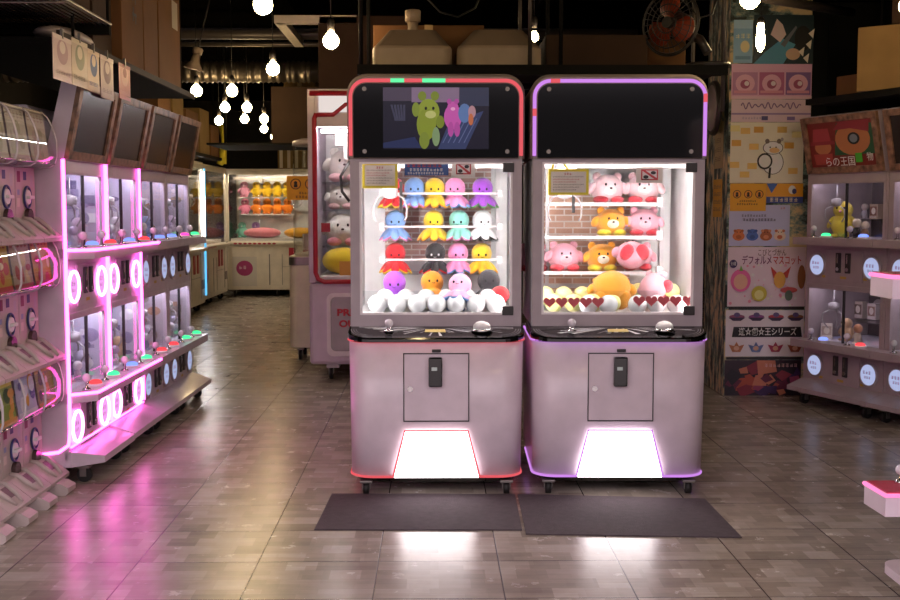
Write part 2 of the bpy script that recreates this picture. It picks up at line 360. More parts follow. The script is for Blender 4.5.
    MB().tube([(-.207, fy - .004, .092), (-.150, fy - .004, .316), (.150, fy - .004, .316), (.207, fy - .004, .092)], .0045, 6).build('panel_neon', M[nm], t)
    def neonloop(hw, yf, z, r, xa, xb):
        l = rrect(-hw, hw, yf, .76, .115, .03, 8); l = l[:18]
        pts = [(-hw, .5, z)] + [(x, y, z) for x, y in l] + [(hw, .5, z)]
        return pts
    MB().tube(neonloop(.419, -.157, .741, .0, 0, 0), .0062, 8).build('panel_edge_neon', M[nm], t)
    p = neonloop(.410, -.139, .092, 0, 0, 0); k = len(p) // 2
    MB().tube(p[:k] + [(-.207, p[k - 1][1], .092)], .006, 8).build('base_neon', M[nm], t); MB().tube([(.207, p[k][1], .092)] + p[k:], .006, 8).build('base_neon', M[nm], t)
    # the glass cabinet
    MB().bx(-.4, .4, .742, .76, .79, 1.62).build('back_panel', M['whitewall'], t)
    MB().bx(backx[0], backx[1], .735, .741, backz[0], backz[1]).build('wallpaper', M[back], t)
    for sx in (-1, 1): MB().bx(sx * .4 - .012, sx * .4 + .012, .03, .76, .79, 1.62).build('side_panel', M['whitewall'], t)
    MB().bx(-.39, .39, .01, .74, .79, .845).build('prize_deck', M['whitewall'], t)
    MB().bx(-.39, .39, .03, .742, 1.60, 1.62).build('cabinet_roof', M['whitewall'], t)
    sq = lambda x0, x1, z0, z1: [(x0, z0), (x1, z0), (x1, z1), (x0, z1)]
    wf = MB().ring(sq(-.41, .41, .79, 1.606), sq(-.366, .366, .852, 1.584), -.004, .03).build('window_frame', M['frame'], t)
    MB().ring(sq(-.366, .366, .852, 1.584), sq(-.355, .355, .863, 1.574), -.001, .02).build('window_bead', M['white'], wf)
    MB().bx(-.358, .358, .004, .010, .858, 1.58).build('window_glass', M['glass'], t)
    for z in (1.557, .872): MB().bx(.318, .372, -.016, -.003, z - .022, z + .022, .003).build('hinge', M['dark'], t)
    for sx in (-1, 1): MB().cyl((sx * .374, .05, .87), (sx * .374, .05, 1.57), .009, seg=10).build('led_tube', M['led'], t)
    MB().cyl((-.34, .05, 1.589), (.34, .05, 1.589), .008, seg=10).build('led_tube', M['led'], t)
    for sx in (-.285, .335):
        pp_ = MB().bx(sx - .010, sx + .010, .70, .72, .845, 1.6)
        pp_.build('shelf_post', M['white'], t)
    b = MB().bx(-.36, .20, .036, .041, .845, .965); b.build('clear_barrier', M['acrylic'], t)
    cl = MB()
    cl.bx(-.39, .39, .27, .30, 1.565, 1.6).bx(-.28, -.18, .2, .37, 1.55, 1.598, .006)
    cr = cl.build('claw_rail', M['white'], t)
    cw = MB().cyl((-.23, .28, 1.46), (-.23, .28, 1.55), .006).lathe([(.012, .05), (.034, .04), (.04, 0), (.034, -.035), (.01, -.045)], (-.23, .28, 1.455), 20)
    cw = cw.build('claw_body', M['claw'], t)
    for sgn in (-1, 1):
        MB().tube([(-.23 + sgn * .022, .28, 1.44), (-.23 + sgn * .065, .28, 1.415), (-.23 + sgn * .085, .28, 1.37), (-.23 + sgn * .082, .28, 1.32), (-.23 + sgn * .07, .28, 1.30)], .0042, 8).build('claw_arm', M['claw'], cw)
    MB().bx(-.186, -.17, .36, .372, 1.34, 1.5, .003).build('sensor_strip', M['dark'], t)
    # the sign box on top with its neon arch
    ar = lambda hw, z0, z1, r, n=8: [(-hw, z0), (hw, z0)] + [(hw - r + r * math.cos(a), z1 - r + r * math.sin(a)) for a in [PI / 2 * k / n for k in range(n + 1)]] + [(-hw + r - r * math.sin(a), z1 - r + r * math.cos(a)) for a in [PI / 2 * k / n for k in range(n + 1)]]
    A, B = ar(.424, 1.60, 2.0, .095), ar(.410, 1.60, 1.985, .085)
    MB().loft([[(x, .76, z) for x, z in A], [(x, .02, z) for x, z in A], [(x, -.012, z) for x, z in B]], smooth=False).build('sign_box', M['warmgrey'], t)
    pa = ar(.405, 1.612, 1.966, .075)[1:]
    pa = pa + [(-.405, 1.612)]
    MB().tube([(x, -.014, z) for x, z in pa], .0088, 8).build('neon_arch', M[nm], t)
    for (x0, z0, x1, z1, am) in accents:
        MB().tube([(x0, -.0155, z0), ((x0 + x1) / 2, -.0155, (z0 + z1) / 2), (x1, -.0155, z1)], .0094, 8).build('neon_segment', M[am], t)
    sg = ar(.391, 1.603, 1.951, .062)
    sp = MB().loft([[(x, -.010, z) for x, z in sg], [(x, -.026, z) for x, z in sg]]).build('sign_panel', M['gloss'], t)
    for sx in (-1, 1):
        for z in (1.632, 1.925): MB().cyl((sx * .338, -.032, z), (sx * .338, -.02, z), .0105, seg=14).build('bolt', M['steel'], t)
    return t, sp
NB = dict(loc=(.010, 5.40, 0))
m1, sp1 = claw_machine('claw machine with red neon, lit sign screen and shelves of octopus plush', (.010, 5.40, 0), 0, 'neonr',
    ((-.215, 1.966, -.15, 1.966, 'neong'), (-.065, 1.966, .045, 1.966, 'neong')), 'brick', (-.295, .30), (1.09, 1.6))
m2, sp2 = claw_machine('claw machine with pink violet neon, blank sign screen and big round plush', (.884, 5.40, 0), -.022, 'neonv',
    ((-.33, 1.966, -.285, 1.966, 'neonr'), (-.405, 1.80, -.405, 1.835, 'neonr'), (.405, 1.865, .405, 1.905, 'neonr')), 'brick2', (-.34, .17), (.95, 1.5))
v = MB()
X0, X1, Z0, Z1 = -.25, .25, 1.643, 1.932; U = lambda u: X0 + (X1 - X0) * u; V = lambda w: Z0 + (Z1 - Z0) * w
v.rc(X0, X1, Z0, Z1, '#17162a'); v.rc(U(0), U(.27), V(.78), V(1), '#4a4258'); v.rc(U(.27), U(.72), V(.76), V(1), '#82708f'); v.rc(U(.72), X1, V(.7), V(1), '#2f3550')
for k in range(5): v.fl([(U(.07 + .03 * k), V(.72)), (U(.09 + .03 * k), V(.72)), (U(.13 + .02 * k), V(.46)), (U(.11 + .02 * k), V(.46))], '#3d3f58')
v.fl([(U(.0), V(.02)), (U(.0), V(.1)), (U(.3), V(.2)), (U(.36), V(.02))], '#25305a')
v.fl([(U(.52), V(.0)), (U(.62), V(.42)), (U(.95), V(.62)), (U(.78), V(.0))], '#34406a')
for k in range(5): v.fl([(U(.56 + .05 * k), V(.1)), (U(.57 + .05 * k), V(.1)), (U(.69 + .05 * k), V(.5)), (U(.68 + .05 * k), V(.5))], '#596694')
v.el(U(.43), V(.60), .052, .062, '#8a9c36'); v.el(U(.41), V(.40), .046, .075, '#82942f'); v.el(U(.39), V(.14), .024, .04, '#7a8c35'); v.el(U(.37), V(.86), .020, .022, '#76882c'); v.el(U(.49), V(.86), .020, .022, '#76882c'); v.el(U(.45), V(.56), .026, .018, '#b9c27a'); v.el(U(.405), V(.66), .006, .008, '#1b1f12'); v.el(U(.475), V(.66), .006, .008, '#1b1f12'); v.el(U(.54), V(.44), .02, .03, '#76882c'); v.el(U(.50), V(.2), .018, .045, '#7d9a72'); v.el(U(.31), V(.64), .018, .034, '#7d9136')
v.el(U(.66), V(.52), .042, .06, '#c25ab4'); v.el(U(.64), V(.32), .014, .035, '#b04fa6'); v.el(U(.70), V(.32), .014, .035, '#b04fa6'); v.el(U(.66), V(.68), .026, .026, '#c25ab4'); v.el(U(.625), V(.77), .011, .013, '#b04fa6'); v.el(U(.695), V(.77), .011, .013, '#b04fa6'); v.el(U(.66), V(.65), .011, .008, '#e2a6d8')
v.el(U(.77), V(.58), .03, .045, '#5a7ab4'); v.el(U(.84), V(.60), .018, .03, '#b08a98'); v.el(U(.83), V(.48), .012, .028, '#c0704a')
sc = v.build('screen', M['video'], sp1); sc.location = (0, -.025, 0)
sc = MB('#0b0b0b').bx(-.25, .25, -.0275, -.0255, 1.645, 1.935).build('screen', M['screen' ] if False else M['gloss'], sp2)
MB('#101613').bx(-.248, .248, -.0282, -.0274, 1.647, 1.79).build('reflection_film', M['printg'], sp2) if False else None

# --- octopus plush
def octo_mesh(col, r=.058, h=.15):
    loops = []; nv, nu = 22, 48
    for i in range(nv + 1):
        t = i / nv; L = []
        for k in range(nu):
            a = 2 * PI * k / nu; lob = abs(math.cos(4 * a))
            if t < .62:
                q = t / .62; ang = q * PI * .77; rad = r * math.sin(ang) * 1.0; z = h * .56 + r * 1.02 * math.cos(ang) + .026
                if q < .02: rad = .0015
            else:
                q = (t - .62) / .38; base = r * math.sin(PI * .77)
                rad = base + (r * .95) * q ** .75 * (.42 + .58 * lob ** .7); z0 = h * .56 + r * 1.02 * math.cos(PI * .77) + .026; z = z0 * (1 - q) + (.004 + .022 * (1 - lob)) * q + .006 * math.sin(q * PI) * lob
            L.append((rad * math.cos(a), rad * math.sin(a), z))
        loops.append(L)
    return loops
_oct = {}
def octopus(col, under, label, loc, rz=0, sc=1., tilt=None):
    key = (col, under)
    if key not in _oct:
        t = thing('octopus_plush', label, 'plush toy', loc, rz, 'octopus plush on the shelves of the left claw machine')
        MB().loft(octo_mesh(col), smooth=True, cap=True).build('body', plush(col), t)
        l = octo_mesh(col)[-1]; l2 = [(x * 1.01, y * 1.01, z - .004) for x, y, z in l]; l3 = [(x * .97, y * .97, z - .009) for x, y, z in l]; l4 = [(x * .3, y * .3, .02) for x, y, z in l]
        MB().loft([l, l2, l3, l4], smooth=True, cap=False).build('underside', plush(under), t)
        dk = '#f2f2f2' if col == '#2a2729' else '#171214'
        for sx in (-1, 1): MB(dk).sph((sx * .020, -.0535, .103), (.006, .004, .0075), 10, 6).build('eye', M['cloth'], t)
        MB(dk).tube([(-.008, -.0575, .092), (0, -.0595, .0885), (.008, -.0575, .092)], .0014, 5).build('smile', M['cloth'], t)
        _oct[key] = t
    else:
        t = copy_tree(_oct[key], loc, rz, label)
        for c in t.children: pass
    t.location = loc; t.rotation_euler = (tilt or 0, 0, rz); t.scale = (sc,) * 3
    return t
BL, YE, PK, PU, RE, BK, MI, OR, WH = '#7fa6e0', '#f2c62e', '#f08fc0', '#a04fc8', '#d8242c', '#2a2729', '#8fd8c8', '#f39a2c', '#e9e6e8'
rows = [(207.5, 5.95, [(394, RE, YE, 'red octopus plush with yellow hem, first on the top shelf behind the claw'), (414.5, BL, PK, 'pale blue octopus plush with pink hem on the top shelf'), (434.5, YE, OR, 'yellow octopus plush with orange hem on the top shelf'), (455, PK, BL, 'pink octopus plush with blue hem on the top shelf'), (482.5, PU, '#5a9a4a', 'purple octopus plush with green hem on the top shelf')]),
        (240, 5.95, [(395.5, BL, PK, 'blue octopus plush with pink hem on the second shelf'), (433.6, YE, OR, 'yellow octopus plush in the middle of the second shelf'), (459, MI, PK, 'mint green octopus plush on the second shelf'), (482.5, WH, BK, 'white octopus plush with black tentacles on the second shelf')]),
        (272.5, 5.95, [(395.5, RE, YE, 'red octopus plush with yellow hem alone at the start of the third shelf'), (435.4, BK, RE, 'black octopus plush with red hem on the third shelf'), (458, PK, BL, 'pink octopus plush with blue hem on the third shelf'), (481.6, YE, OR, 'yellow octopus plush at the end of the third shelf')])]
shelf_z = []
for py, Y, it in rows:
    for px, c, u, lb in it:
        p = at(px, py, Y); octopus(c, u, lb, (p.x, Y, p.z), random.uniform(-.2, .2), .93)
    shelf_z.append(p.z)
def shelf(machine, x0, x1, y0, y1, z, label_part='prize_shelf', rail=True):
    s = MB().bx(x0, x1, y0, y1, z - .006, z - .0008).build(label_part, M['acrylic'], machine)
    if rail:
        MB().cyl((x0 - .01, y0 - .008, z + .072), (x1 + .01, y0 - .008, z + .072), .0055, seg=10).build('front_rail', M['white'], s)
        for x in (x0 - .006, x1 + .006): MB().bx(x - .012, x + .012, y0 - .02, y0 + .02, z + .055, z + .09, .003).build('rail_bracket', M['white'], s)
for z in shelf_z: shelf(m1, -.275, .325, .46, .735, z)
for px, py, Y, c, u, lb, ti in ((394.6, 304, 5.72, PU, '#5a9a4a', 'purple octopus plush sunk among the white balls', 0), (433, 303, 5.72, OR, YE, 'orange octopus plush lying among the white balls', -.35),
                                (457.5, 305, 5.60, '#f0a9cc', BL, 'pale pink octopus plush lying flat in front among the white balls', -.5), (489, 302, 5.75, '#2f2c30', BK, 'dark grey octopus plush lying among the white balls', -.2)):
    p = at(px, py, Y); octopus(c, u, lb, (p.x, Y, p.z), random.uniform(-.3, .3), 1.0, ti)
def ball(x, y, z, r, mat, label, group, first={}):
    if (mat, r) not in first:
        o = MB().sph((0, 0, 0), r, 20, 12).build('plastic_ball', M[mat]); tag(o, label, 'ball', group); first[(mat, r)] = o
    else: o = first[(mat, r)].copy(); COL.objects.link(o); o['label'] = label; o['group'] = group
    o.location = (x, y, z); return o
rb = .047
for i in range(7):
    ball(-.29 + i * .0975 + .01, 5.40 + .155, .845 + rb, rb, 'balls', 'white plastic ball in the front row behind the window of the octopus machine', 'front row of white balls, octopus machine')
for i in range(6):
    ball(-.245 + i * .103, 5.40 + .245, .845 + rb + .02, rb, 'balls', 'white plastic ball in the second row behind the window of the octopus machine', 'second row of white balls, octopus machine')
tag(MB().sph((.335, 5.40 + .31, .925), (.05, .05, .045)).build('plastic_ball', plush(RE)), 'red ball at the right end of the balls in the octopus machine', 'ball')

# --- notices inside the windows
def board(name, label, cat, c, w, h, mat, rz=0, tilt=0., group=None, th=.004):
    t = thing(name, label, cat, c, rz, group); t.rotation_euler = (tilt, 0, rz)
    MB().bx(-w / 2, w / 2, 0, th, -h / 2, h / 2).build('board', mat, t); return t
inkr, inkw, inkk, inkb, inkg = [mk('ink_' + n, c, .5, var=0) for n, c in (('red', '#b8202e'), ('white', '#f4f1ee'), ('black', '#141112'), ('blue', '#27407f'), ('green', '#3f7a3a'))]
def scrib(a, x0, x1, z, h, c, gap=.25):
    """a line of characters too small to read: one cluster of strokes per character"""
    x = x0; a.col(c); y = a._y()
    q = lambda u0, u1, w0, w1: a.add([(u0, y, w0), (u1, y, w0), (u1, y, w1), (u0, y, w1)], [[0, 1, 2, 3]])
    while x + h <= x1 + 1e-6:
        for k in range(random.choice((2, 3, 3))):
            w = z - h / 2 + h * (.12 + .38 * k); q(x, x + h * .85, w, w + h * .16)
        u = x + h * random.uniform(.1, .6); q(u, u + h * .16, z - h / 2, z + h / 2)
        x += h * (1 + gap)
def notice(label, px, py, Y, w, h, rz=0):
    p = at(px, py, Y); t = board('notice_sheet', label, 'notice', p, w, h, M['paper'], rz)
    b = .012; MB().ring([(-w / 2 - b, -h / 2 - b), (w / 2 + b, -h / 2 - b), (w / 2 + b, h / 2 + b), (-w / 2 - b, h / 2 + b)], [(-w / 2, -h / 2), (w / 2, -h / 2), (w / 2, h / 2), (-w / 2, h / 2)], -.002, .003).build('tape_border', M['yframe'], t)
    a = MB(); scrib(a, -w * .12, w * .12, h * .38, h * .1, '#b8303c')
    for i in range(6):
        scrib(a, -w * .44, w * (.44 - .1 * (i % 3)), h * (.25 - .125 * i), h * .06, '#c0505a' if i in (1, 2) else '#6f6864')
    a.build('print', M['print'], t); return t
notice('handwritten notice sheet with yellow tape border in the octopus machine window', 380, 175.5, 5.43, .145, .098, 0)
n2 = notice('handwritten notice sheet with yellow tape frame in the bear plush machine window', 568.5, 182, 5.43, .17, .10, 0)
MB().tube([(-.08, 0, .056), (-.07, 0, .10), (-.045, 0, .11), (-.02, 0, .085), (.0, 0, .056)], .006, 6).build('hanging_tape', M['yframe'], n2)
p = at(426.5, 168.5, 5.43); bl = board('info_sign', 'blue and white printed sign with red text at the top of the octopus machine window', 'sign', p, .21, .066, mk('blue_sign', '#31518f', .4))
a = MB(); scrib(a, -.095, .095, .016, .02, '#c8303c'); scrib(a, -.08, .08, -.007, .013, '#f4f1ee'); scrib(a, -.09, .09, -.023, .010, '#f4f1ee'); a.build('print', M['print'], bl)
def prohib(label, px, py, w, h):
    p = at(px, py, 5.43); t = board('warning_sign', label, 'sign', p, w, h, M['paper'])
    a = MB()
    a.rc(-w * .32, w * .32, -h * .33, h * .36, '#c23a44'); a.rc(-w * .27, w * .27, -h * .25, h * .28, '#e9dede')
    a.fl([(-w * .30, h * .30), (-w * .2, h * .33), (w * .30, -h * .22), (w * .22, -h * .31)], '#c23a44')
    a.el(-w * .14, -h * .12, w * .1, h * .11, '#2a2224'); a.el(w * .14, h * .14, w * .1, h * .11, '#2a2224'); a.rc(-w * .28, -w * .02, -h * .3, -h * .24, '#2a2224'); a.el(w * .12, -h * .1, w * .05, h * .06, '#c23a44')
    a.build('print', M['print'], t)
prohib('white sign with red crossed-out symbol in the octopus machine window', 463.5, 169, .112, .078)
prohib('white sign with red crossed-out symbol in the bear plush machine window', 649.5, 175, .128, .076)

# --- round bear plush in the second machine
def bear(label, col, foot, face, loc, s=.1, rz=0, rot=None, group='round bear plush in the pink neon claw machine'):
    t = thing('bear_plush', label, 'plush toy', loc, rz, group)
    b = MB().sph((0, 0, .86), (.98, .86, .88), 28, 16)
    for sx in (-1, 1):
        b.sph((sx * .62, .05, 1.60), (.27, .15, .27), 14, 8)
        b.sph((sx * .98, -.18, .92), (.27, .34, .40), 14, 8, rot=ry3(-sx * .6))
    b.build('body', plush(col), t)
    for sx in (-1, 1):
        MB().sph((sx * .50, -.42, .22), (.42, .56, .25), 16, 8, rot=rz3(-sx * .35)).build('foot', plush(foot), t)
        MB('#1a1416').sph((sx * .27, -.77, 1.12), (.07, .05, .10), 10, 6).build('eye', M['cloth'], t)
    MB().sph((0, -.60, .80), (.46, .34, .36) if face != col else (.28, .30, .2), 18, 10).build('muzzle', plush(face), t)
    MB('#3a2226').sph((0, -.93, .90), (.09, .06, .06), 10, 6).build('nose', M['cloth'], t)
    t.scale = (s, s, s); t.rotation_euler = rot or (0, 0, rz)
    return t
P1, R1, O1, Y1, C1 = '#eba3b4', '#d03442', '#f0a030', '#f3d33a', '#f3e3cc'
m2o = 5.40
def put(px, py, Y, label, col, foot, face, s, rz=0, rot=None):
    p = at(px, py, Y); return bear(label, col, foot, face, (p.x, Y, p.z + (.022 if Y < 5.7 else 0)), s, rz, rot), p.z
zs = []
_, z = put(607, 203.5, 5.95, 'large pale pink bear plush with red feet, first on the top shelf', '#f0c2c8', R1, '#f7dada', .088, .1); zs.append(z)
put(643, 203.5, 5.95, 'large pale pink bear plush with red feet, second on the top shelf', '#f0c2c8', R1, '#f7dada', .088, -.1)
_, z = put(610.5, 236, 5.95, 'orange bear plush with cream face and yellow feet on the middle shelf', O1, Y1, C1, .083, .05); zs.append(z)
put(643.5, 236, 5.95, 'pink bear plush with red feet on the middle shelf', P1, R1, '#f2b9c4', .083, -.05)
_, z = put(563.5, 271, 5.95, 'pink bear plush with red feet on the lowest shelf, standing apart', P1, R1, '#f2b9c4', .085, .1); zs.append(z)
put(601.5, 271, 5.95, 'orange bear plush with cream face and yellow feet on the lowest shelf', O1, Y1, C1, .083, .0)
put(637, 270, 5.95, 'pink bear plush sitting behind the tumbled one on the lowest shelf', P1, R1, '#f2b9c4', .08, -.1)
put(533, 271, 6.02, 'pink bear plush half hidden by the window frame at the shelf start', P1, R1, '#f2b9c4', .08, .1)
put(635, 260, 5.76, 'pink bear plush lying on its back showing red soles', P1, R1, '#f2b9c4', .083, rot=(-1.25, 0, .1))
put(614, 299, 5.58, 'orange bear plush lying face down on the prize pile', O1, O1, C1, .098, rot=(1.2, .0, PI))
put(662, 298, 5.62, 'pale pink bear plush tumbled on its side on the prize pile', '#efb6c2', R1, '#efb6c2', .078, rot=(.5, 1.1, PI - .4))
for z in zs[:3]:
    s = MB().bx(-.33, .265, .44, .735, z - .007, z - .0008).build('prize_shelf', M['acrylic'], m2)
    MB().bx(-.33, .265, .43, .44, z - .012, z + .004).build('shelf_edge', M['white'], s)
    for x in (.275,): MB().bx(x - .014, x + .014, .42, .45, z - .02, z + .03, .003).build('rail_bracket', M['white'], s)
MB().bx(-.3, .26, .43, .72, .845, .93).build('prize_step', M['brick2'], m2)
def ballrow(n, x0, dx, y, z, mat, lb, gr):
    for i in range(n): ball(x0 + i * dx, y, z, rb, mat, lb, gr)
ballrow(4, .60, .096, 5.60, .845 + rb, 'ballsy', 'yellow plastic ball to the left of the tumbled plush in the bear machine', 'yellow balls on the left of the bear machine')
ballrow(3, .565, .094, 5.69, .845 + rb + .03, 'ballsy', 'yellow plastic ball in the rear left row of the bear machine', 'yellow balls at the rear left of the bear machine')
ballrow(3, 1.0, .096, 5.50, .845 + rb, 'balls', 'white plastic ball in front of the tumbled plush in the bear machine', 'white balls of the bear machine')
ballrow(3, 1.06, .084, 5.80, .845 + rb + .04, 'ballsy', 'yellow plastic ball at the rear right of the bear machine', 'yellow balls at the rear right of the bear machine')
ballrow(2, .76, .097, 5.50, .845 + rb, 'balls', 'white plastic ball below the left string of hearts', 'white balls below the left hearts')
def hearts(n, x0, dx, label, z0):
    t = thing('heart_garland', label, 'garland', (x0, 5.418, z0)); w = .029
    for i in range(n):
        h = []
        for k in range(24):
            a = 2 * PI * k / 24; h.append((i * dx + w / 16 * 16 * math.sin(a) ** 3, w / 16 * (13 * math.cos(a) - 5 * math.cos(2 * a) - 2 * math.cos(3 * a) - math.cos(4 * a))))
        MB().prism(h, -.002, .002, 'xz').build('heart', M['sticker'], t)
    MB().bx(-.02, (n - 1) * dx + .02, .001, .003, -.002, .002).build('string', M['sticker'], t)
pa = at(549.5, 302, 5.42); pb = at(598, 302, 5.42); hearts(5, pa.x, (pb.x - pa.x) / 4, 'string of five red paper hearts across the left of the bear machine window', pa.z)
pa = at(639, 300.5, 5.42); pb = at(688, 300, 5.42); hearts(5, pa.x, (pb.x - pa.x) / 4, 'string of five red paper hearts across the right of the bear machine window', pa.z)
# --- floor mats
def fmat(pts, label):
    tag(MB().loft([[(x, y, .0005) for x, y in pts], [(x * .999 + .0005, y, .006) for x, y in pts]]).build('floor_mat', M['mat']), label, 'mat', 'dark mats in front of the claw machines')
fmat([(-.51, 4.69), (.372, 4.67), (.385, 5.27), (-.49, 5.29)], 'dark purple-brown rubber mat in front of the octopus plush machine')
fmat([(.384, 4.61), (1.275, 4.55), (1.27, 5.17), (.397, 5.27)], 'dark purple-brown rubber mat in front of the bear plush machine')
# ------------------------------------------------------------------ two-tier prize machines along both sides
def add_claw(parent, x, y, z, s=.06):
    c = MB().cyl((x, y, z), (x, y, z + .12), .005, seg=8).lathe([(.01, .03), (s * .5, .02), (s * .5, -.02), (.01, -.03)], (x, y, z), 14)
    for a in (0, 2.1, 4.2):
        ux, uy = math.cos(a), math.sin(a)
        c.tube([(x + ux * s * .3, y + uy * s * .3, z - .02), (x + ux * s, y + uy * s, z - .05), (x + ux * s * 1.05, y + uy * s * 1.05, z - .10), (x + ux * s * .5, y + uy * s * .5, z - .15)], .005, 6)
    return c.build('claw', M['claw'], parent)
def two_tier(label, loc, rz, w, pink, group, screen='off', cham=False, backc=('#cfc6dc', '#b5a9c6', '#e6e0ee', '#9a90ac'), btn=('bblue', 'bred', 'bgreen', 'bred'), endcap=True, led='ledlow', shell='lilac', clawx=.47):
    t = thing('two_tier_prize_machine', label, 'prize machine', loc, rz, group)
    P, D = M[shell], .58
    c = MB()
    for x in (0, w - .018): c.bx(x, x + .018, 0, D, .12, 1.60, .003)
    c.bx(.018, w - .018, D - .018, D, .12, 1.60); c.bx(.018, w - .018, .0, D - .018, 1.575, 1.6)
    c.bx(.018, w - .018, .002, D - .018, .845, 1.115); c.bx(.018, w - .018, .002, D - .018, .16, .405)
    c.bx(.018, w - .018, -.004, .02, 1.535, 1.6, .004); c.bx(.018, w - .018, -.004, .02, .815, .845, .004)
    c.build('cabinet', P, t)
    # sloping foot plate
    x0 = .0; pr = [(.005, .175), (-.14, .125), (-.14, .095), (.0, .085), (D, .085), (D, .12), (.005, .12)]
    if cham:
        lo = [(0, .02), (.0, -.01), (.12, -.14), (w, -.14), (w, .02)]
        MB().loft([[(x, y, .088) for x, y in lo], [(x, y, .122 if y < -.1 else .165) for x, y in lo]]).bx(0, w, .02, D, .085, .122).build('foot_plate', P, t)
    else: MB().prism(pr, 0, w, 'yz').build('foot_plate', P, t)
    for x in (.08, w - .08):
        for y in (-.05, D - .1): caster(t, x, y, .036)
    for lv, (zt, za, zb) in enumerate(((1.115, 1.165, 1.535), (.405, .455, .815))):
        n_up = ('window', 'window')[lv]
        fr = MB()
        q4 = lambda u0, u1, w0, w1: [(u0, w0), (u1, w0), (u1, w1), (u0, w1)]
        fr.ring(q4(.018, w - .018, za - .05, zb), q4(.042, w - .042, za - .02, zb - .004), -.002, .02)
        f = fr.build('window_frame', P, t)
        MB().bx(.04, w - .04, .006, .011, za, zb).build('window_pane', M['glass'], f)
        MB().bx(w / 2 - .006, w / 2 + .006, -.001, .014, za, zb).build('sliding_edge', M['dark'], f)
        MB().cyl((.05, .032, zb + .018), (w - .05, .032, zb + .018), .0065, seg=8).build('led_tube', M[led], t)
        # counter with sticks and buttons
        if cham: po = [(0, .03), (0, -.005), (.10, -.12), (w, -.12), (w, .03)]
        else: po = [(0, .03), (0, -.12), (w, -.12), (w, .03)]
        ct = MB().prism(po, zt, zt + .05).build('counter', P, t)
        if pink:
            nl = [(0, -.008, zt + .044), (.10, -.122, zt + .044), (w, -.122, zt + .044)] if cham else [(0, -.122, zt + .044), (w, -.122, zt + .044)]
            MB().tube(nl, .008, 6).build('counter_neon', M['neonp'], t)
        for h in range(2):
            xo = w * (.10 + .46 * h); jz = zt + .05
            j = MB().lathe([(.024, 0), (.018, .01), (.007, .014), (.006, .05)], (xo + .06, -.055, jz), 14).build('joystick', M['chrome'], t)
            MB().sph((xo + .06, -.055, jz + .062), .022, 14, 8).build('ball_knob', M['clear'], j)
            b = MB().lathe([(.042, 0), (.042, .01), (.034, .014)], (xo + .19, -.06, jz), 18).build('button', M['white'], t)
            MB().lathe([(.033, .010), (.031, .024), (.02, .032), (.002, .034)], (xo + .19, -.06, jz), 18).build('button_cap', M[btn[(lv * 2 + h) % 4]], b)
        # coin panel with two round lamps
        zc = zt - .14 if lv == 0 else zt - .13
        cd = MB().bx(w * .27, w * .73, -.006, .01, zc - .105, zc + .105, .003).build('coin_door', P, t)
        for q in (-.045, .045):
            m = MB().bx(w / 2 + q - .022, w / 2 + q + .022, -.018, -.004, zc - .045, zc + .09, .004).build('coin_mechanism', M['dark'], cd)
            MB().bx(w / 2 + q - .006, w / 2 + q + .006, -.021, -.017, zc + .02, zc + .08).cyl((w / 2 + q, -.022, zc - .02), (w / 2 + q, -.017, zc - .02), .014, seg=12).build('coin_slot', M['chrome'], m)
        for u0, u1 in ((w / 2 - .03, w / 2 + .03), (w * .22, w * .265), (w * .735, w * .78)): MB('#c9a545').rc(u0, u1, zc - .085, zc - .068).build('price_label', M['print'], t).location = (0, -.006 if u0 > w * .3 and u1 < w * .7 else .0005, 0)
        for x in (.135 * w + .02, w - .135 * w - .02):
            if pink:
                lmp = MB().tube([(x + .076 * math.cos(a), -.012, zc + .076 * math.sin(a)) for a in [2 * PI * k / 36 for k in range(36)]], .0085, 8, closed=True).build('ring_lamp', M['neonring'], t)
                MB().cyl((x, -.006, zc), (x, .004, zc), .070, seg=32).build('lamp_disc', M['pinkdisc'], lmp)
            else:
                lmp = MB().tube([(x + .076 * math.cos(a), -.004, zc + .076 * math.sin(a)) for a in [2 * PI * k / 36 for k in range(36)]], .010, 8, closed=True).build('ring_lamp', M['frame'], t)
                MB().cyl((x, -.010, zc), (x, .004, zc), .068, seg=32).build('lamp_disc', M['disc'], lmp)
            g = MB(); scrib(g, x - .042, x + .042, zc + .014, .02, '#d06ab0'); scrib(g, x - .03, x + .03, zc - .018, .016, '#d06ab0')
            g = g.build('lamp_print', M['print'], lmp); g.location = (0, -.0115 if not pink else -.007, 0)
        # lining with pale printed shapes and a claw
        a = MB(); W = w - .04; a.rc(.02, w - .02, za - .05, zb + .02, backc[0])
        for k in range(16):
            x, z, r = random.uniform(.08, w - .08), random.uniform(za, zb - .03), random.uniform(.02, .07)
            if k % 3: a.el(x, z, r, r * random.uniform(.5, 1.3), random.choice(backc[1:]))
            else: a.rc(max(.03, x - r), min(w - .03, x + r), z - r * .6, z + r * .6, random.choice(backc[1:]))
        a.build('printed_lining', M['print'], t).location = (0, D - .019, 0)
        b_ = MB(); b_.rc(-.26, .26, za - .04, zb + .02, backc[0])
        for k in range(26):
            x, z, r = random.uniform(-.22, .22), random.uniform(za, zb - .03), random.uniform(.012, .05)
            if k % 3: b_.el(x, z, r, r * random.uniform(.5, 1.3), random.choice(backc[1:]))
            else: b_.rc(max(-.25, x - r), min(.25, x + r), z - r * .6, z + r * .6, random.choice(backc[1:]))
        b_ = b_.build('printed_lining', M['print'], t); b_.location = (w - .0185, .29, 0); b_.rotation_euler = (0, 0, -PI / 2)
        add_claw(t, clawx, .12, zb - .13, .075)
        MB().bx(.03, w - .03, .30, .56, za + .115, za + .12).build('inner_shelf', M['acrylic'], t)
        MB().bx(.02, w - .02, .02, D - .02, za - .06, za - .002).build('prize_deck', M['lilacin'], t)
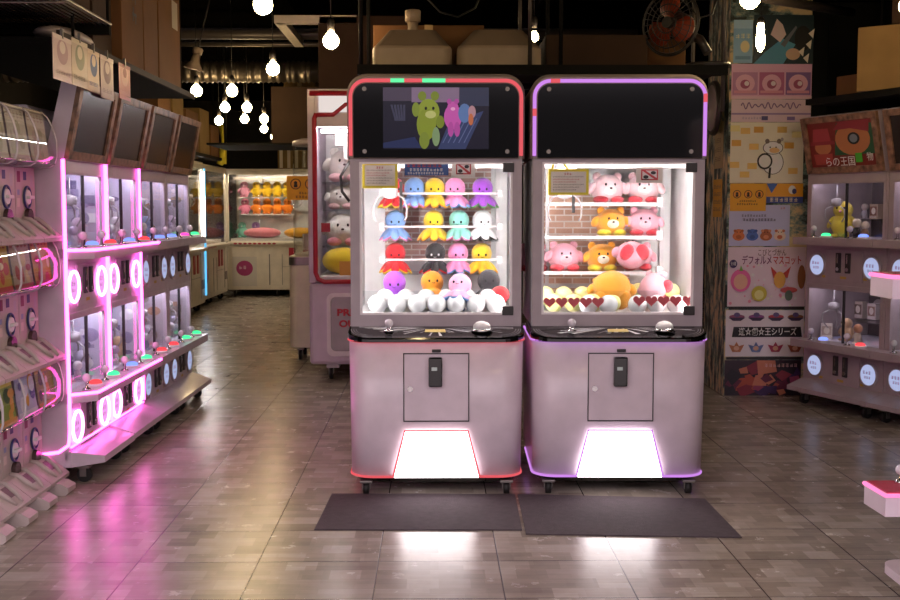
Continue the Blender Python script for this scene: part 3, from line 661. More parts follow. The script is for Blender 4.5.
    if pink:
        for x in (0.006, w - .006):
            if x < .01 and endcap: pts = [(x - .004, -.010, 1.60), (x - .004, -.010, .28), (x - .004, .0, .20), (x - .004, .05, .165), (x - .004, .16, .15)]
            else: pts = [(x, -.012, 1.60), (x, -.012, .2)]
            MB().tube(pts, .0085, 8).build('upright_neon', M['neonp'], t)
        MB().cyl((.01 if not cham else .02, -.006, .185), (w, -.006, .185), .006, seg=8).build('foot_neon', M['neonp'], t)
    # hood and tilted screen
    hd = MB().prism([(.02, 1.6), (-.005, 1.6), (-.085, 1.985), (-.01, 1.998), (.09, 1.6)], .028, w - .028, 'yz').prism([(.095, 1.6), (.095, 1.80), (.16, 1.86), (.34, 1.86), (.45, 1.80), (.48, 1.6)], .0, w, 'yz').build('monitor_hood', M['lilac'], t)
    T = math.atan2(.080, .385); R = Matrix.Translation((0, -.006, 1.605)) @ Matrix.Rotation(T, 4, 'X')
    bz = MB(); bz.M = R; bz.ring([(.026, 0), (w - .026, 0), (w - .026, .385), (.026, .385)], [(.075, .042), (w - .075, .042), (w - .075, .345), (.075, .345)], -.022, .0)
    bz = bz.build('monitor_bezel', M['bezel'], hd)
    s_ = MB(); s_.M = R
    if screen == 'off': s_.bx(.074, w - .074, -.012, -.004, .041, .346); s_.build('monitor_screen', M['screen'], hd)
    else: screen(s_, w); s_.build('monitor_screen', vcmat('monitor_picture', .3, 0, .04), hd)
    return t
WL = .672
rzL = PI / 2 - .012
dl = Vector((math.cos(rzL), math.sin(rzL), 0))
o0 = Vector((-1.80, 5.49, 0))
LG = 'two-tier prize machines along the left aisle'
LB = ['pink neon two-tier prize machine at the front of the left row, beside the capsule machines', 'pink neon two-tier prize machine second in the left row', 'white two-tier prize machine with bluish lamps, third in the left row beside the pink pair', 'white two-tier prize machine with bluish lamps at the far end of the left row']
for i in range(4):
    btn = [('bblue', 'bred', 'bred', 'bgreen'), ('bblue', 'bred', 'bblue', 'bgreen'), ('bblue', 'bblue', 'bred', 'bred'), ('bpink', 'bgreen', 'bgreen', 'bgreen')][i]
    two_tier(LB[i], o0 + dl * (i * WL), rzL, WL - .004, i < 2, LG, cham=(i == 0), btn=btn, endcap=(i == 0),
             backc=('#cdc4da', '#9a8db0', '#f2eef6', '#6f6588') if i < 2 else ('#b9aeb8', '#8d7f78', '#d9d0d4', '#a87f62'))
WR = .77; thR = math.radians(-68.3); dr_ = Vector((math.cos(thR), math.sin(thR), 0)); oR = Vector((2.615, 7.87, 0))
def pic(s_, w):
    X = lambda u: .074 + (w - .148) * u; Z = lambda q: .041 + .305 * q; s_.k = 0
    def F(pts, c):
        s_.k += 1; s_.col(c); y = -.010 - .0006 * s_.k; s_.add([(X(u), y, Z(q)) for u, q in pts], [list(range(len(pts)))])
    E = lambda u, q, a, b, c: F([(u + a * math.cos(2 * PI * k / 20), q + b * math.sin(2 * PI * k / 20)) for k in range(20)], c)
    F([(0, 0), (1, 0), (1, 1), (0, 1)], '#7a2a26'); F([(.38, .25), (.46, .95), (.98, .9), (.98, .25)], '#2e5a3c'); E(.68, .58, .26, .34, '#b5744a'); F([(.40, .80), (.5, .98), (.95, .98), (.93, .72), (.66, .82)], '#8e3038')
    E(.70, .60, .09, .13, '#1d2226'); E(.70, .60, .06, .09, '#7d8790'); E(.22, .44, .13, .16, '#b9764e'); F([(.06, .52), (.36, .52), (.33, .86), (.10, .86)], '#a23c42'); F([(.02, .50), (.42, .50), (.40, .58), (.04, .58)], '#8f3038')
    F([(.08, .06), (.34, .06), (.36, .30), (.06, .30)], '#a5443c'); F([(.70, .08), (.80, .08), (.80, .28), (.70, .28)], '#4fae3a')
RG = 'two-tier prize machines along the right side'
u1 = two_tier('white two-tier prize machine next to the poster pillar, with a picture on its screen', oR, thR, WR - .006, False, RG, screen=pic, backc=('#5f5557', '#2c2526', '#b5adad', '#5d4f4b'), led='ledlow2', shell='greyl', clawx=.16, btn=('bgreen', 'bblue', 'bblue', 'bred'))
u2 = two_tier('white two-tier prize machine cut by the right edge behind the pink corner counter', oR + dr_ * WR, thR, WR - .006, False, RG, backc=('#5f5557', '#2c2526', '#b5adad', '#5d4f4b'), led='ledlow2', shell='greyl', clawx=.16, btn=('bred', 'bpink', 'bgreen', 'bblue'))
for h in u1.children:
    if h.name.startswith('monitor_hood'):
        T = math.atan2(.080, .385)
        tx = text('らの王国', .07, 0, 0, inkw, h, width=.27); tx.matrix_local = Matrix.Translation((.36, -.006, 1.605)) @ Matrix.Rotation(T, 4, 'X') @ Matrix.Translation((0, -.0195, .072)) @ Matrix.Rotation(PI / 2, 4, 'X')
        tx = text('物', .06, 0, 0, inkw, h); tx.matrix_local = Matrix.Translation((.64, -.006, 1.605)) @ Matrix.Rotation(T, 4, 'X') @ Matrix.Translation((0, -.0195, .095)) @ Matrix.Rotation(PI / 2, 4, 'X')

# --- small prizes inside the two-tier machines
def toy(kind, col, col2, name_lb, loc, s, rz, group):
    if kind == 'chick':
        t = thing('chick_plush', name_lb, 'plush toy', loc, rz, group)
        b = MB().sph((0, 0, .75), (.72, .62, .75), 18, 10).sph((0, -.05, 1.65), (.58, .52, .52), 18, 10)
        for sx in (-1, 1): b.sph((sx * .70, -.1, .9), (.16, .3, .42), 10, 6, rot=ry3(-sx * .5)).sph((sx * .35, -.35, .12), (.24, .4, .14), 10, 6)
        b.build('body', plush(col), t)
        MB().cyl((0, -.46, 1.58), (0, -.74, 1.53), .13, .02, 12).build('beak', plush(col2), t)
        e = MB('#151212')
        for sx in (-1, 1): MB('#151212').sph((sx * .22, -.50, 1.76), (.07, .05, .08), 8, 6).build('eye', M['cloth'], t)
    elif kind == 'box':
        t = thing('prize_box', name_lb, 'box', loc, rz, group)
        MB().bx(-.55, .55, -.35, .35, 0, 1.5, .03).build('carton', mk('prize_' + col[1:], col, .4), t)
        a = MB(); a.rc(-.45, .45, .35, 1.25, col2); a.el(0, .8, .28, .34, '#efe6da'); scrib(a, -.42, .42, .2, .13, '#f5f0ea'); a = a.build('print', M['print'], t); a.location = (0, -.351, 0)
    else:
        t = thing('figure_toy', name_lb, 'toy figure', loc, rz, group)
        b = MB().lathe([(.5, 0), (.5, .1)], seg=16).lathe([(.30, .1), (.34, .5), (.24, .9), (.12, 1.0)], seg=16)
        for sx in (-1, 1): b.tube([(sx * .22, 0, .9), (sx * .42, -.1, .65), (sx * .34, -.25, .45)], [.1, .08, .07], 8)
        b.build('body', plush(col), t)
        MB().sph((0, 0, 1.35), (.42, .40, .42), 16, 10).build('head', plush(col2), t)
    t.scale = (s, s, s); return t
def inside(o, d, n, x, y, z): return o + d * x + Vector((-d.y, d.x, 0)) * y + Vector((0, 0, z))
places = [('first left pink machine', o0, dl, rzL, WL), ('second left pink machine', o0 + dl * WL, dl, rzL, WL), ('third left machine', o0 + dl * 2 * WL, dl, rzL, WL), ('farthest left machine', o0 + dl * 3 * WL, dl, rzL, WL)]
PG = 'small prizes inside the left two-tier machines'
cols = [('#e6dcef', '#c9b6d6', 'pale lilac'), ('#d9c3d8', '#f0e2ea', 'dusty pink'), ('#c7c2dc', '#efe9f2', 'grey-blue'), ('#efe6ee', '#c4a9c4', 'white'), ('#c8a77e', '#efe0cc', 'tan'), ('#a9b5d6', '#e6e6f2', 'light blue')]
for i, (pn, o, d, rz, w) in enumerate(places):
    for lv, za in (('upper', 1.164), ('lower', .454)):
        for k, (kind, x) in enumerate((('figure', .42), ('chick', .53), ('box', .585))):
            c = cols[(i * 2 + k + (lv == 'lower')) % 6]
            p = inside(o, d, 0, x, (.085, .10, .25)[k], za)
            toy(kind, c[0], c[1], '%s %s in the %s window of the %s' % (c[2], {'figure': 'toy figure', 'chick': 'chick plush', 'box': 'prize box'}[kind], lv, pn), p, (.062, .07, .085)[k], rz, PG)
QG = 'prizes inside the right two-tier machines'
def rp(kind, col, col2, lb, x, y, z, s, m=0, dz=0.): toy(kind, col, col2, lb, inside(oR + dr_ * WR * m, dr_, 0, x, y, z), s, thR + dz, QG)
rp('chick', '#e8d24a', '#d98a96', 'large yellow chick plush in the upper window beside the poster pillar', .17, .17, 1.164, .115, 0, .5)
rp('figure', '#3d3a3c', '#d9c6b4', 'dark toy figure with pale head in the upper window beside the poster pillar', .36, .12, 1.164, .075)
rp('figure', '#cfc7cf', '#e8dcd0', 'white toy figure in the upper window beside the poster pillar', .06, .46, 1.290, .062)
rp('box', '#b9a08a', '#8a5a4a', 'brown prize box on the inner shelf above the chick plush', .17, .46, 1.290, .07)
rp('figure', '#b08a6a', '#ead9c6', 'brown toy figure behind the glass in front of the dark toy figure', .46, .10, 1.164, .065)
rp('box', '#e9e0da', '#c9b6a8', 'pale prize box lying at the front of the lower window beside the pillar', .09, .12, .454, .07, 0, .9)
rp('chick', '#d9b48e', '#f0e0cc', 'beige chick plush in the lower window beside the poster pillar', .26, .15, .454, .072)
rp('figure', '#e9d9c9', '#c98f6a', 'cream toy figure in the lower window beside the poster pillar', .42, .10, .454, .075)
rp('box', '#cdbfb4', '#7c6a5c', 'grey-brown prize box on the inner shelf of the lower window by the pillar', .05, .46, .580, .08)
rp('box', '#d9cfc6', '#a08070', 'cream prize box on the inner shelf of the lower window by the pillar', .17, .47, .580, .075)
rp('chick', '#b9a3cf', '#e6dcef', 'lilac chick plush in the upper window at the right edge', .10, .14, 1.164, .08, 1)
rp('figure', '#4a4648', '#cfc2b4', 'dark toy figure in the upper window at the right edge', .24, .14, 1.164, .075, 1)
rp('box', '#d6cfc6', '#8f7a6a', 'pale prize box in the lower window at the right edge', .10, .14, .454, .085, 1)

# --- capsule vending machines
CW, CG = .26, 'capsule vending machines stacked three high on the left'
PH = .305
def capsule_machine(label, loc, rz, bottom, art):
    t = thing('capsule_machine', label, 'capsule machine', loc, rz, CG)
    w = CW - .003; g = .0015; xc = w / 2 + .01
    body = MB().bx(g, w, 0, .30, .01, PH, .004)
    body.prism([(.0, .02), (-.118, -.045), (-.126, -.042), (-.128, -.025), (-.03, .055), (.0, .062)], g, w, 'yz')
    body.bx(g, w, .02, .30, 0.0 if not bottom else -.06, .02)
    body.prism([(0, PH + .262), (.30, PH + .268), (.30, PH + .272), (-.03, PH + .274), (-.055, PH + .25), (0, PH + .25)], g, w, 'yz').bx(g, w, .26, .30, PH, PH + .265)
    for q in (-.055, .055):
        body.tube([(xc + q, .0, .066), (xc + q, -.035, .060), (xc + q * .9, -.085, .020), (xc + q * .6, -.118, -.012)], [.010, .012, .012, .006], 8)
    body.build('body', M['capsule'], t)
    pr = [(0.0, PH), (-.07, PH + .003), (-.098, PH + .02), (-.110, PH + .055), (-.110, PH + .13), (-.096, PH + .19), (-.068, PH + .245), (-.03, PH + .274)]
    MB().loft([[(g, y, z) for y, z in pr], [(w, y, z) for y, z in pr]], cap=False, closed=False, smooth=True).build('clear_cover', M['acrylic'], t)
    for x in (g + .003, w - .003): MB().tube([(x, y, z) for y, z in pr], .0035, 6).build('cover_rim', M['clear'], t)
    MB().cyl((g, -.098, PH + .02), (w, -.098, PH + .02), .004, seg=8).build('cover_hinge', M['chrome'], t)
    a = MB(); art(a, w); a = a.build('display_card', M['print'], t); a.matrix_local = Matrix.Translation((0, -.078, PH + .018)) @ Matrix.Rotation(-.13, 4, 'X')
    for x in (.055, .13, .205): MB(random.choice(['#d9c9c4', '#e3b0c0', '#b9c6dc', '#e6dca0'])).sph((x, .09, PH + .04), .032, 12, 8).build('capsule', vcmat_cap, t)
    zc = .165
    MB().tube([(xc + .044 * math.cos(q), -.006, zc + .050 * math.sin(q)) for q in [2 * PI * k / 28 for k in range(28)]], .0055, 6, closed=True).build('dial_ring', M['bluering'], t)
    d = MB().cyl((xc, -.012, zc), (xc, .002, zc), .034, seg=24).build('dial', M['white'], t)
    MB().bx(xc - .03, xc + .03, -.03, -.010, zc - .008, zc + .008, .004).build('turn_handle', M['white'], d)
    for u0, u1, w0, w1, cc in ((.022, .062, .235, .285, '#7c2a3a'), (.10, .14, .245, .285, '#31406e'), (.19, .225, .215, .27, '#b9aeb6'), (.015, .05, .12, .16, '#d8c5bf'), (.02, .05, .175, .20, '#8a93b8')): MB(cc).rc(u0, u1, w0, w1).build('sticker', M['print'], t)
    ch = [(xc - .036, .058), (xc - .036, .075)] + [(xc - .036 * math.cos(q), .075 + .036 * math.sin(q)) for q in [PI * k / 10 for k in range(1, 10)]] + [(xc + .036, .075), (xc + .036, .058)]
    MB().prism(ch, -.020, -.0, 'xz').build('outlet_flap', M['flap'], t)
    sl_ = MB('#6a5552'); 
    sl_.add([(xc + x, -.045 - u * .045, .052 - u * .038 + .001) for x, u in ((-.03, 0), (.03, 0), (.024, 1), (-.024, 1))], [[0, 1, 2, 3]]); sl_.build('tray_hollow_shade', M['print'], t)  # flat dark patch, the shade of a hollow painted on the tray
    if bottom:
        f = MB().prism([(.0, .0), (-.17, -.0), (-.185, .012), (-.185, .035), (-.15, .055), (.0, .075)], .06, .17, 'yz').build('foot', M['capsule'], t)
        f.location = (0, 0, -.095)
        MB().bx(.02, w - .02, .05, .28, -.094, -.06).build('base', M['dark'], t)
    return t
M['bluering'] = mk('blue_ring', '#3a3f78', .4); M['flap'] = mk('smoky_flap', '#4a3636', .25); vcmat_cap = vcmat('capsule_shell', .25, .4)
def cardart(pal):
    def f(a, w):
        a.rc(.01, w - .01, 0, .25, pal[0]); a.rc(.012, w - .012, .17, .245, pal[1]); scrib(a, .02, w - .02, .21, .035, pal[2])
        for k in range(7): a.el(random.uniform(.04, w - .04), random.uniform(.03, .15), random.uniform(.014, .04), random.uniform(.014, .04), random.choice(pal[2:]))
        a.rc(.012, w - .012, .004, .03, pal[3])
    return f
pals = {'top': [('#d6cbb9', '#e3dccd', '#c9a7a0', '#cdb9b0', '#b9b29a'), ('#dcd2c0', '#ece2d2', '#c4b4a4', '#d0b0b0', '#c0b8a0')],
        'middle': [('#c9a23a', '#e0c24a', '#a82a2e', '#c23a30', '#f0e6c0'), ('#c0b39a', '#d9ccb0', '#b04a30', '#a83a3a', '#e0d09a')],
        'lowest': [('#8aa43a', '#d9c94a', '#2f5a2a', '#e0a030', '#f2f0d0'), ('#c3cde6', '#a9b8dc', '#5a6aa8', '#e8e8f4', '#f0b040')]}
gx = -1.925
desc = ['beside the pink neon machine', 'second from the pink neon machine', 'third from the pink neon machine', 'nearest the camera at the left edge']
for c in range(4):
    for lv, z0 in (('top', 1.25), ('middle', .672), ('lowest', .095)):
        capsule_machine('white capsule machine on the %s tier, column %s' % (lv, desc[c]), (gx, 5.225 - CW * c, z0), PI / 2, lv == 'lowest', cardart(pals[lv][c % 2]))
# ------------------------------------------------------------------ wide prize machines at the far end
def far_machine(label, loc, rz, w, dep=.95, side_led=None):
    t = thing('wide_prize_machine', label, 'prize machine', loc, rz, 'wide cream prize machines at the far end')
    MB().bx(0, w, 0, dep, .10, .86, .02).build('body', M['cream'], t)
    MB().bx(.02, w - .02, -.05, .05, .80, .85, .012).build('control_shelf', M['cream'], t)
    for x in (.1, w / 2, w - .1):
        for y in (.1, dep - .1): caster(t, x, y, .045, 0)
    c = MB()
    for x in (0, w - .035): c.bx(x, x + .035, 0, .035, .86, 1.92); c.bx(x, x + .035, dep - .035, dep, .86, 1.92)
    c.bx(0, w, 0, dep, 1.945, 1.98, .01).bx(0, w, 0, .02, 1.89, 1.945).bx(.035, w - .035, dep - .03, dep - .01, .86, 1.92); c.build('glass_house_frame', M['cream'], t)
    MB().bx(.035, w - .035, dep - .036, dep - .031, .87, 1.915).build('rear_lining', M['whitewall'], t)
    MB().bx(.036, w - .036, .008, .014, .865, 1.915).build('front_glass', M['glass'], t)
    for x in (.010, w - .016): MB().bx(x, x + .006, .036, dep - .036, .865, 1.915).build('side_glass', M['glass'], t)
    MB().cyl((.06, .05, 1.93), (w - .06, .05, 1.93), .012, seg=8).build('led_tube', M['warmled'], t)
    ra = MB().bx(.05, w - .05, .40, .44, 1.82, 1.86).bx(w * .62, w * .62 + .12, .30, .54, 1.66, 1.80, .01).bx(w * .3, w * .3 + .05, .36, .48, 1.76, 1.86, .01).build('claw_gantry', M['steel'], t)
    add_claw(t, w * .62 + .06, .42, 1.55, .1)
    n = int((w - .2) / .075); a = MB('#b8394a')
    for k in range(min(n, 9)): a.el(.14 + k * .075, .825, .028, .014, '#b8394a')
    a.build('red_dots', M['print'], t).location = (0, -.051, 0)
    for x in (w * .62, w * .62 + .22): MB().bx(x, x + .10, -.012, .004, .52, .76, .004).build('red_coin_panel', M['red'], t)
    g = MB()
    for x0, x1, z0, z1 in ((w * .42, w * .43, .18, .66), (w * .55, w * .555, .18, .66), (w * .55, w * .86, .46, .465), (w * .86, w * .865, .18, .78)): g.bx(x0, x1, -.004, .005, z0, z1)
    g.build('door_gap', M['steel'], t)
    MB().bx(w * .885, w - .04, -.006, .004, .30, .42).build('vent_panel', M['steel'], t)
    s = MB('#ded6ce'); s.rc(.08, .46, .16, .62); s.el(.27, .44, .13, .12, '#b03a78'); scrib(s, .19, .35, .45, .05, '#ead0de'); s.build('poster_sheet', M['print'], t).location = (0, -.004, 0)
    MB().bx(.05, w - .05, .08, dep - .06, .86, .90).build('prize_deck', M['white'], t)
    if side_led: MB().cyl((w + .012, -.01, .2), (w + .012, -.01, 1.9), .014, seg=8).build('corner_neon', M[side_led], t); 
    return t
FX = -3.22
fm = far_machine('wide cream prize machine facing the aisle at the far end, yellow plush on its shelves', (FX, 17.55, 0), 0, 1.55)
fm2 = far_machine('cream prize machine standing sideways at the far left, further of the pair', (-3.16, 15.35, 0), PI / 2, 1.9)
fm3 = far_machine('cream prize machine standing sideways at the far left, nearer of the pair', (-3.08, 13.25, 0), PI / 2, 1.9, side_led='rainbow')
MB().cyl((1.905, -.004, .95), (1.905, -.004, 1.85), .010, seg=8).build('white_tube', M['led'], fm3)
for m, x0 in ((fm, .08), (fm2, .1)):
    for z in (1.28, 1.55): MB().bx(x0, 1.5, .55, .60, z - .015, z).build('shelf_rail', M['white'], m)
for z in (1.28, 1.55): MB().bx(.08, 1.47, .60, .90, z - .01, z - .001).build('prize_shelf', M['acrylic'], fm)
FG = 'plush on the shelves of the far wide machine'
for r, z in ((0, 1.552), (1, 1.282)):
    for k in range(4):
        toy('chick', '#f2c61e' if r == 0 else '#ee8a1e', '#f0a030', '%s chick plush, %s on the %s shelf of the far wide machine' % (('yellow', 'orange')[r], ('first', 'second', 'third', 'fourth')[k], ('upper', 'lower')[r]), (FX + .36 + k * .165, 18.28, z), .115, 0, FG)
for (x, z, c, n) in ((.16, 1.552, '#f0a4c4', 'pink chick plush at the start of the upper shelf of the far machine'), (.17, 1.282, '#f08fb0', 'rose chick plush at the start of the lower shelf of the far machine'), (.12, .902, '#8fd8c4', 'teal chick plush on the deck of the far machine'), (.34, .902, '#b890d6', 'purple chick plush on the deck of the far machine')):
    toy('chick', c, '#f6e0e6', n, (FX + x, 18.28, z), .115, 0, FG)
for (x, c, n, s) in ((.62, '#e58a98', 'pink flat cushion plush lying on the deck of the far machine', .30), (1.22, '#efb23a', 'orange flat cushion plush lying on the deck of the far machine', .26)):
    tag(MB().sph((FX + x - .12, 17.9, .90 + .085), (s, .22, .085), 20, 10).build('cushion_plush', plush(c)), n, 'plush toy', FG)
for k in range(3): toy('chick', '#f0b41e', '#ee8a1e', 'yellow chick plush in the sideways far machine, %s from its near end' % ('first', 'second', 'third')[k], (-3.16 - .70, 15.95 + k * .28, 1.282), .12, PI / 2, 'plush in the sideways far machine')
MB().bx(.4, 1.5, .60, .90, 1.272, 1.281).build('prize_shelf', M['acrylic'], fm2)
# clear box things above the far machine
t = thing('cardboard_box', 'row of shiny wrapped packages on top of the far wide machine', 'box', (FX + 1.1, 18.0, 1.982)); MB().bx(-.33, .40, -.2, .2, 0, .36, .01).build('carton', M['card2'], t)
w_ = MB('#e8dcc8')
for k in range(6): w_.rc(-.30 + k * .12, -.25 + k * .12, .02, .34, random.choice(['#f2e6d0', '#8a6a48', '#d9c6a6']))
w_.build('shiny_wrap', M['printg'], t).location = (0, -.2, 0)

# ------------------------------------------------------------------ red framed machine and the clear cylinder machine
t = rm = thing('crane_machine', 'tall white crane machine with red frame lines half hidden by the octopus machine', 'crane machine', (-.985, 8.85, 0))
W = .92
MB().bx(0, W, 0, .9, .13, .78, .03).build('lower_body', M['lilac'], t)
for x in (.16, W - .12):
    for y in (.12, .75): caster(t, x, y, .055, 0)
MB().bx(.13, .23, .04, .2, .1, .135).build('wheel_mount', M['steel'], t)
sh = MB()
sh.bx(0, .06, 0, .9, .78, 2.29, .008).bx(W - .06, W, 0, .9, .78, 2.29, .008).bx(.06, W - .06, 0, .9, 2.0, 2.29).bx(.06, W - .06, .87, .9, .78, 2.0); sh.build('upper_shell', M['lilac'], t)
MB().bx(.061, W - .061, .862, .869, .79, 1.99).build('rear_lining', M['whitewall'], t)
MB().bx(.06, W - .06, .012, .018, .80, 2.0).build('front_glass', M['glass'], t)
MB().tube([(.072, -.004, 2.10), (.055, -.004, 2.06), (.055, -.004, .86), (.075, -.004, .81), (.12, -.004, .79), (W - .1, -.004, .79)], .019, 8).build('red_frame', M['red'], t)
MB().tube([(.075, -.004, 2.09), (.20, -.004, 2.09), (.30, -.004, 2.17), (.40, -.004, 2.17)], .017, 8).build('red_trim', M['red'], t)
MB().tube([(.02, -.004, 2.255), (W - .02, -.004, 2.255)], .02, 8).build('red_trim', M['red'], t)
MB().bx(.09, W - .02, -.006, .0, 2.11, 2.235).build('sign_light', emit('sign_glow', '#fff0ea', .8), t)
MB().cyl((.1, .08, 1.97), (W - .1, .08, 1.97), .012, seg=8).build('led_tube', M['led'], t)
MB().bx(.06, W - .06, .02, .86, .79, .83).build('prize_deck', M['white'], t)
ou = rrect(.14, W - .14, .20, .70, .05, .05); 
MB().ring(ou, rrect(.17, W - .17, .24, .67, .04, .04), -.02, .01).build('outlet_frame', M['white'], t)
MB().prism(rrect(.17, W - .17, .24, .67, .04, .04), -.006, .006, 'xz').build('outlet_flap', M['steel'], t)
text('PRIZE', .075, .335, .545, inkr, t, y=-.012, width=.23, bold=.003); text('OUT', .075, .325, .455, inkr, t, y=-.012, width=.18, bold=.003)
cwm = MB().bx(.20, .30, .2, .34, 1.86, 1.96, .01).bx(.26, .36, .2, .32, 1.74, 1.88, .02).build('claw_motor', M['white'], t)
MB().tube([(.31, .22, 1.74), (.24, .2, 1.62), (.25, .2, 1.50), (.31, .2, 1.42)], .012, 8).build('claw_arm', M['dark'], cwm)
MB().tube([(.31, .22, 1.74), (.37, .2, 1.62), (.36, .2, 1.50), (.32, .2, 1.42)], .012, 8).build('claw_arm', M['dark'], cwm)
EG = 'plush inside the red framed crane machine'
wl = ['top left', 'second down', 'third down']
def rb_(label, col, foot, x, z, s): bear(label, col, foot, '#f6eeea', (-.985 + x, 8.85 + .5, z), s, 0, None, EG)
rb_('white bear plush high up behind the black claw of the red framed machine', '#efe8e2', '#e8b8c0', .26, 1.585, .15)
rb_('small white bear plush below the claw in the red framed machine', '#f0ebe6', '#f0c8cc', .22, 1.36, .11)
rb_('white bear plush at mid height in the red framed machine', '#f2ece8', '#e89aa8', .24, 1.06, .15)
for z in (1.58, 1.355): MB().bx(.07, W - .07, .40, .86, z - .012, z - .001).build('prize_shelf', M['acrylic'], t)
MB().bx(.07, W - .07, .40, .86, 1.045, 1.058).build('prize_shelf', M['acrylic'], t)
tag(MB().sph((-.985 + .24, 9.2, .94), (.17, .16, .108), 20, 10).build('cushion_plush', plush('#f0d22a')), 'yellow round cushion plush low in the red framed machine', 'plush toy', EG)
tag(MB().sph((-.985 + .55, 9.2, .94), (.16, .16, .108), 20, 10).build('cushion_plush', plush('#efe6a0')), 'pale yellow round cushion plush low in the red framed machine', 'plush toy', EG)
MB('#b02a3a').rc(.10, .17, 1.18, 1.25).build('price_tag', M['print'], t).location = (0, .012, 0)
MB('#d9a53a').rc(.24, .33, .84, .95).build('price_tag', M['print'], t).location = (0, .012, 0)
tag(MB().bx(-.90, -.12, 8.9, 9.6, 2.292, 2.86, .01).build('cardboard_box', M['cardd']), 'dark brown carton on top of the red framed machine', 'box')

t = thing('capsule_tower', 'white prize machine with clear cylinder top and yellow sign beside the red frame', 'prize machine', (-1.01, 10.3, 0))
MB().prism(rrect(-.29, .29, -.25, .3, .08, .05), .12, .94).build('lower_body', M['cream'], t)
MB().prism(rrect(-.295, .295, -.255, .305, .08, .05), .86, .93).build('grey_band', M['steel'], t)
MB().lathe([(.27, .95), (.27, 1.93), (.262, 1.95)], seg=32).build('clear_cylinder', M['acrylic'], t)
MB().lathe([(.275, 1.93), (.27, 1.97), (.2, 1.99), (.02, 1.995)], seg=32).build('cylinder_lid', M['frame'], t)
MB().lathe([(.26, .942), (.255, .96), (.12, .98), (.05, 1.0)], seg=32).build('turntable', M['cream'], t)
MB().cyl((0, .0, .98), (0, .0, 1.95), .03).bx(-.05, .05, -.05, .05, 1.6, 1.85, .01).build('mechanism', M['steel'], t)
for x in (-.2, .2):
    for y in (-.15, .2): caster(t, x, y, .045, 0)
sg = thing('notice_sign', 'yellow sign with dark symbols on the clear cylinder machine', 'sign', (-1.09, 10.3 - .31, 1.545)); sg.rotation_euler = (0, 0, -.05)
MB().bx(-.21, .21, 0, .004, -.105, .105).build('board', M['yellow'], sg)
def caution(a, s=1.):
    for x in (-.13, 0, .13): a.el(x * s, .035 * s, .048 * s, .048 * s, '#3a2416'); a.el(x * s, .035 * s, .040 * s, .040 * s, '#d9902a'); a.el(x * s, .045 * s, .015 * s, .015 * s, '#2a1a14'); a.rc((x - .016) * s, (x + .016) * s, .005 * s, .032 * s, '#2a1a14')
    scrib(a, -.10 * s, .10 * s, -.045 * s, .02 * s, '#3a2416'); scrib(a, -.13 * s, .13 * s, -.08 * s, .022 * s, '#3a2416')
a = MB(); caution(a); a.build('print', M['print'], sg)
for x, y, z, c, n in ((.08, -.12, .985, '#9fae4a', 'green'), (-.12, -.08, .985, '#e0c6c0', 'pale pink')):
    toy('box', c, '#e8d8d0', '%s prize box inside the clear cylinder machine' % n, (-1.01 + x, 10.3 + y, z), .10, .3, 'boxes in the clear cylinder')

# ------------------------------------------------------------------ posters on the pillar
GAIN[0] = 1.35
PY = 8.118
def poster(label, x0, y0, x1, y1, base, draw, cat='poster', lift=0., name='poster', roll=0.):
    a_, b_ = at(x0, y1, PY), at(x1, y0, PY); w, h = b_.x - a_.x, b_.z - a_.z
    t = thing(name, label, cat, ((a_.x + b_.x) / 2, PY - .004 - lift, (a_.z + b_.z) / 2), 0, 'posters on the pillar'); t.rotation_euler = (0, roll, 0)
    MB().bx(-w / 2, w / 2, 0, .003, -h / 2, h / 2).build('sheet', mk('paper_' + base[1:], base, .35, var=.03, gain=1.35), t)
    a = MB(); draw(a, w, h, t)
    if a.f: a.build('print', M['printg' if False else 'print'], t)
    return t
def d_sky(a, w, h, t):
    a.rc(-w * .5, w * .5, h * .3, h * .5, '#9cc0d8'); scrib(a, -w * .38, w * .4, h * .12, h * .1, '#e0d8b8'); a.el(w * .1, -h * .12, w * .24, h * .14, '#d9cba0'); a.rc(-w * .4, w * .4, -h * .42, -h * .34, '#5f88a8')
def d_dark(a, w, h, t):
    a.fl([(-.5 * w, -.5 * h), (.0 * w, -.5 * h), (.2 * w, -.1 * h), (-.02 * w, .02 * h), (-.3 * w, -.25 * h)], '#4a8aa4'); a.fl([(-.22 * w, .1 * h), (-.12 * w, .42 * h), (-.02 * w, .3 * h), (.04 * w, .1 * h), (-.06 * w, -.06 * h)], '#c7b3b0')
    a.fl([(-.05 * w, -.1 * h), (.2 * w, .28 * h), (.22 * w, .24 * h), (.02 * w, -.16 * h)], '#5a5f66'); a.el(.16 * w, -.3 * h, .12 * w, .12 * h, '#b79a80'); a.el(.32 * w, .02 * h, .14 * w, .26 * h, '#0d0d10')
    for x, z in ((.30, -.25), (.42, -.1), (.38, -.38), (.46, .12)): a.fl([(x * w - .05 * w, z * h), (x * w + .05 * w, z * h + .1 * h), (x * w + .03 * w, z * h - .1 * h)], '#cfc9b8')
    a.el(-.34 * w, .12 * h, .08 * w, .12 * h, '#16323c')
def d_pinkrow(a, w, h, t):
    for k, c in enumerate(('#b07aa4', '#a85a86', '#7a5a96')):
        x = (-.33 + .33 * k) * w; a.rc(x - .155 * w, x + .155 * w, -.38 * h, .26 * h, c); a.el(x, -.06 * h, .12 * w, .26 * h, '#d2a3bc'); a.el(x, -.08 * h, .06 * w, .13 * h, '#9a4a6e'); a.el(x + .02 * w, -.06 * h, .03 * w, .07 * h, '#e2c6cf'); a.rc(x - .14 * w, x + .14 * w, -.34 * h, -.26 * h, '#c98aa2')
    a.rc(-.5 * w, .5 * w, -.5 * h, -.42 * h, '#d3b4c4')
